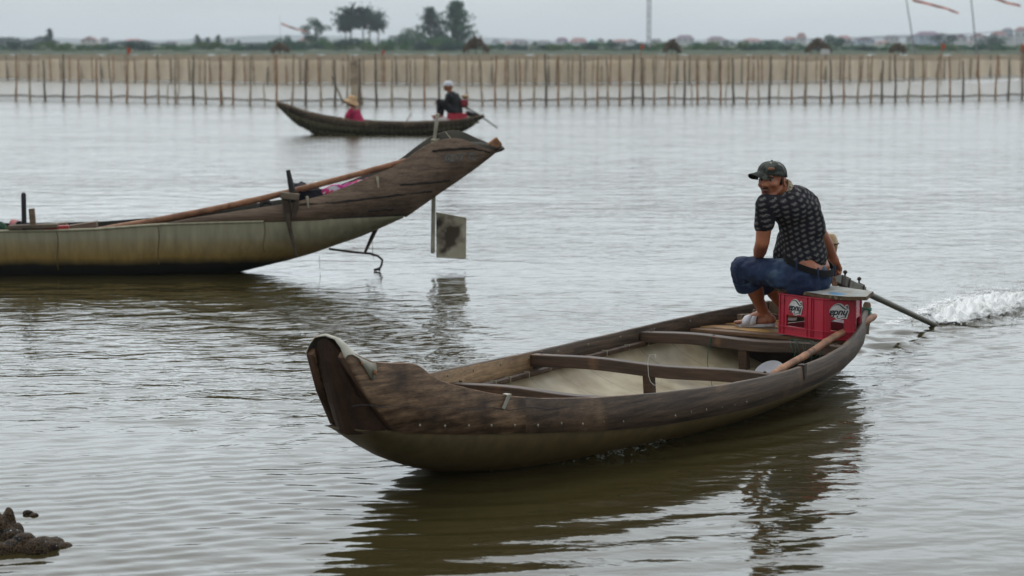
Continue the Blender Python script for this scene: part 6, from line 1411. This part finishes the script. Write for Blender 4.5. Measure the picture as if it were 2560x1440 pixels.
# ------------------------------------------------------------------ foam and splashes
def foam_mat():
    m=bpy.data.materials.new('foam'); t,n,l=nodes(m); b=n['Principled BSDF']; b.inputs['Base Color'].default_value=(.80,.82,.82,1); b.inputs['Roughness'].default_value=.6; b.inputs['Subsurface Weight'].default_value=.0
    MATS['foam']=m
    m=bpy.data.materials.new('foam_lace'); t,n,l=nodes(m); b=n['Principled BSDF']; b.inputs['Base Color'].default_value=(.78,.80,.80,1); b.inputs['Roughness'].default_value=.5
    tc=n.new('ShaderNodeTexCoord'); nz=n.new('ShaderNodeTexNoise'); nz.inputs['Scale'].default_value=11; nz.inputs['Detail'].default_value=8; nz.inputs['Roughness'].default_value=.7; nz.inputs['Distortion'].default_value=.8; l.new(tc.outputs['Object'],nz.inputs[0])
    at=n.new('ShaderNodeAttribute'); at.attribute_name='dens'; ad=n.new('ShaderNodeMath'); ad.operation='ADD'; l.new(nz.outputs[0],ad.inputs[0]); l.new(at.outputs['Fac'],ad.inputs[1])
    r=n.new('ShaderNodeMapRange'); l.new(ad.outputs[0],r.inputs[0]); r.inputs['From Min'].default_value=.88; r.inputs['From Max'].default_value=1.16; r.inputs['To Max'].default_value=.95; l.new(r.outputs[0],b.inputs['Alpha']); MATS['foam_lace']=m
    m=bpy.data.materials.new('spray_water'); t,n,l=nodes(m); b=n['Principled BSDF']; b.inputs['Base Color'].default_value=(.20,.20,.17,1); b.inputs['Roughness'].default_value=.06; b.inputs['IOR'].default_value=1.33; MATS['spray_water']=m
foam_mat()
def foam_patch(name,fn_den,fn_h,s0,s1,t0,t1,ds,label,extra=None):
    ns=int((s1-s0)/ds); ntt=int((t1-t0)/ds); ss=np.linspace(s0,s1,ns); tt=np.linspace(t0,t1,ntt); Sg,Tg=np.meshgrid(ss,tt)
    X=C0.x+AX.x*Sg+NX.x*Tg; Y=C0.y+AX.y*Sg+NX.y*Tg; Z=water_height(X,Y)+fn_h(Sg,Tg)+.004; D=fn_den(Sg,Tg)
    me=bpy.data.meshes.new(name); vs=np.stack([X,Y,Z],-1).reshape(-1,3); i=np.arange(ntt-1)[:,None]*ns+np.arange(ns-1)[None,:]
    Dq=(D[:-1,:-1]+D[1:,1:])/2; i=i[Dq>.12].ravel(); q=np.stack([i,i+1,i+ns+1,i+ns],1)
    me.from_pydata(vs.tolist(),[],q.tolist()); a=me.attributes.new('dens','FLOAT','POINT'); a.data.foreach_set('value',D.ravel().astype(np.float32)); me.materials.append(MATS['foam_lace']); me.polygons.foreach_set('use_smooth',[True]*len(me.polygons))
    bm=bmesh.new(); bm.from_mesh(me); bmesh.ops.delete(bm,geom=[v for v in bm.verts if not v.link_faces],context='VERTS'); bm.to_mesh(me); bm.free()
    o=bpy.data.objects.new(name,me); C.objects.link(o); tag(o,label,'foam',kind='stuff'); return o
tipL=toloc(atz(2338,813,0))
# prop wash, thrown up behind the propeller, drifting along the wake
rn_=np.random.default_rng(4)
def nz2(s,t,f,ph): return np.sin(f*s+ph)*np.sin(f*1.3*t+ph*2)+.5*np.sin(2.3*f*s+1.7*f*t+ph)
def den(s,t):
    q=s-tipL.x; tc_=-tipL.y+0.05*np.sin(2*s)+.02*q; w=.09+.25*np.clip(q,0,3)**.6
    core=np.exp(-((t-tc_)/w)**2)*np.clip(q/.10,0,1)*np.exp(-np.clip(q-1.2,0,9)/1.6)
    back=.45*np.exp(-((t-tc_+.34+.05*q)/.10)**2)*np.clip((q+.4)/.3,0,1)*np.exp(-np.clip(q,0,9)/2.5)
    return np.clip(core*.74+back*1.15,0,1)
def hgt(s,t):
    q=s-tipL.x; tc_=-tipL.y+.02*q; w=.09+.19*np.clip(q,0,3)**.6
    e=np.exp(-((t-tc_)/w)**2)*np.clip(q/.2,0,1)*np.exp(-np.clip(q-1.,0,9)/1.3)
    return e*(.052+.045*nz2(s,t,23,.3)+.03*nz2(s,t,51,1.1))
foam_patch('prop_foam',den,hgt,tipL.x-.5,tipL.x+3.4,-1.3,1.3,.022,'white churned foam thrown up behind the tip of the motor shaft')
mb=MB().use('foam'); c0=atz(2338,813,0)
for i in range(1100):
    q=random.expovariate(1.1); q=min(q,2.8); a=random.gauss(0,1); w=.09+.17*q**.6; p=Wl(tipL.x+.04+q,-tipL.y+.02*q+a*w*.8,0)
    hmx=.14+.20*math.exp(-((q-.6)/.8)**2); p.z=abs(random.gauss(0,.45))*hmx*math.exp(-a*a*.35)+.01
    r=random.uniform(.0014,.0038)*(1.3 if p.z<.06 else .8); mb.ell(p,(r*random.uniform(.8,1.8),r,r*random.uniform(.7,1.4)),nu=6,nv=4)
tag(mb.obj('spray',fix=False),'flying white drops over the foam behind the motor shaft','spray',kind='stuff')
# thin foam line trailing from the stern quarter and along the near side
def den2(s,t):
    d=t-np.interp(s,[-1.6,0,1.14,1.9,2.3,3.6],[.44,.60,.50,.36,.34,.42]); on=np.clip((s-.2)/.8,0,1)*np.clip((3.5-s)/.8,0,1)
    a=.46*np.exp(-((d-.05-.02*np.sin(9*s))/.022)**2)+.38*np.exp(-((d-.20-.10*(s-1))/.03)**2)*np.clip((s-.9)/.5,0,1)+.33*np.exp(-((d-.36-.16*(s-1.2))/.035)**2)*np.clip((s-1.2)/.6,0,1)
    return np.clip(a*on,0,1)
foam_patch('hull_foam',den2,lambda s,t:0*s,.1,3.6,.1,1.6,.02,'thin lines of bubbles along the near side of the front boat towards its stern')
# glassy splash where the bow wave breaks against the near side
mb=MB().use('spray_water')
for k in range(420):
    s=-1.08+random.gauss(0,.13); base=wl_half(s)+.030+abs(random.gauss(0,.035)); p=Wl(s,base,abs(random.gauss(0,.024))*max(.1,1.2-2.2*abs(s+1.08))); r=random.uniform(.0010,.0026)
    mb.ell(p,(r*random.uniform(1,4),r,r*random.uniform(.8,2.)),Matrix.Rotation(random.uniform(-.6,.6),3,'Y'),nu=6,nv=4)
for k in range(60):
    s=-.95+random.gauss(0,.55); base=wl_half(s)+.03+abs(random.gauss(0,.02)); p=Wl(s,base,random.uniform(.0,.012)); r=random.uniform(.0015,.003); mb.ell(p,(r*2,r,r*.8),nu=6,nv=4)
tag(mb.obj('bow_splash',fix=False),'small glassy splash of the bow wave against the near side of the front boat','splash',kind='stuff')

# ------------------------------------------------------------------ haze over the lagoon
hb=MB(); hz=bpy.data.materials.new('haze'); t,n,l=nodes(hz); n.remove(n['Principled BSDF']); pv=n.new('ShaderNodeVolumePrincipled'); pv.inputs['Color'].default_value=(.86,.93,1,1); pv.inputs['Density'].default_value=HAZE; pv.inputs['Anisotropy'].default_value=.2
l.new(pv.outputs[0],n['Material Output'].inputs['Volume']); MATS['haze']=hz
hb.use('haze').box((0,2180,22.),(9000,4800,50)); ho=hb.obj('haze',smooth=False); tag(ho,'pale haze lying over the whole lagoon','haze',kind='stuff'); ho.display_type='WIRE'
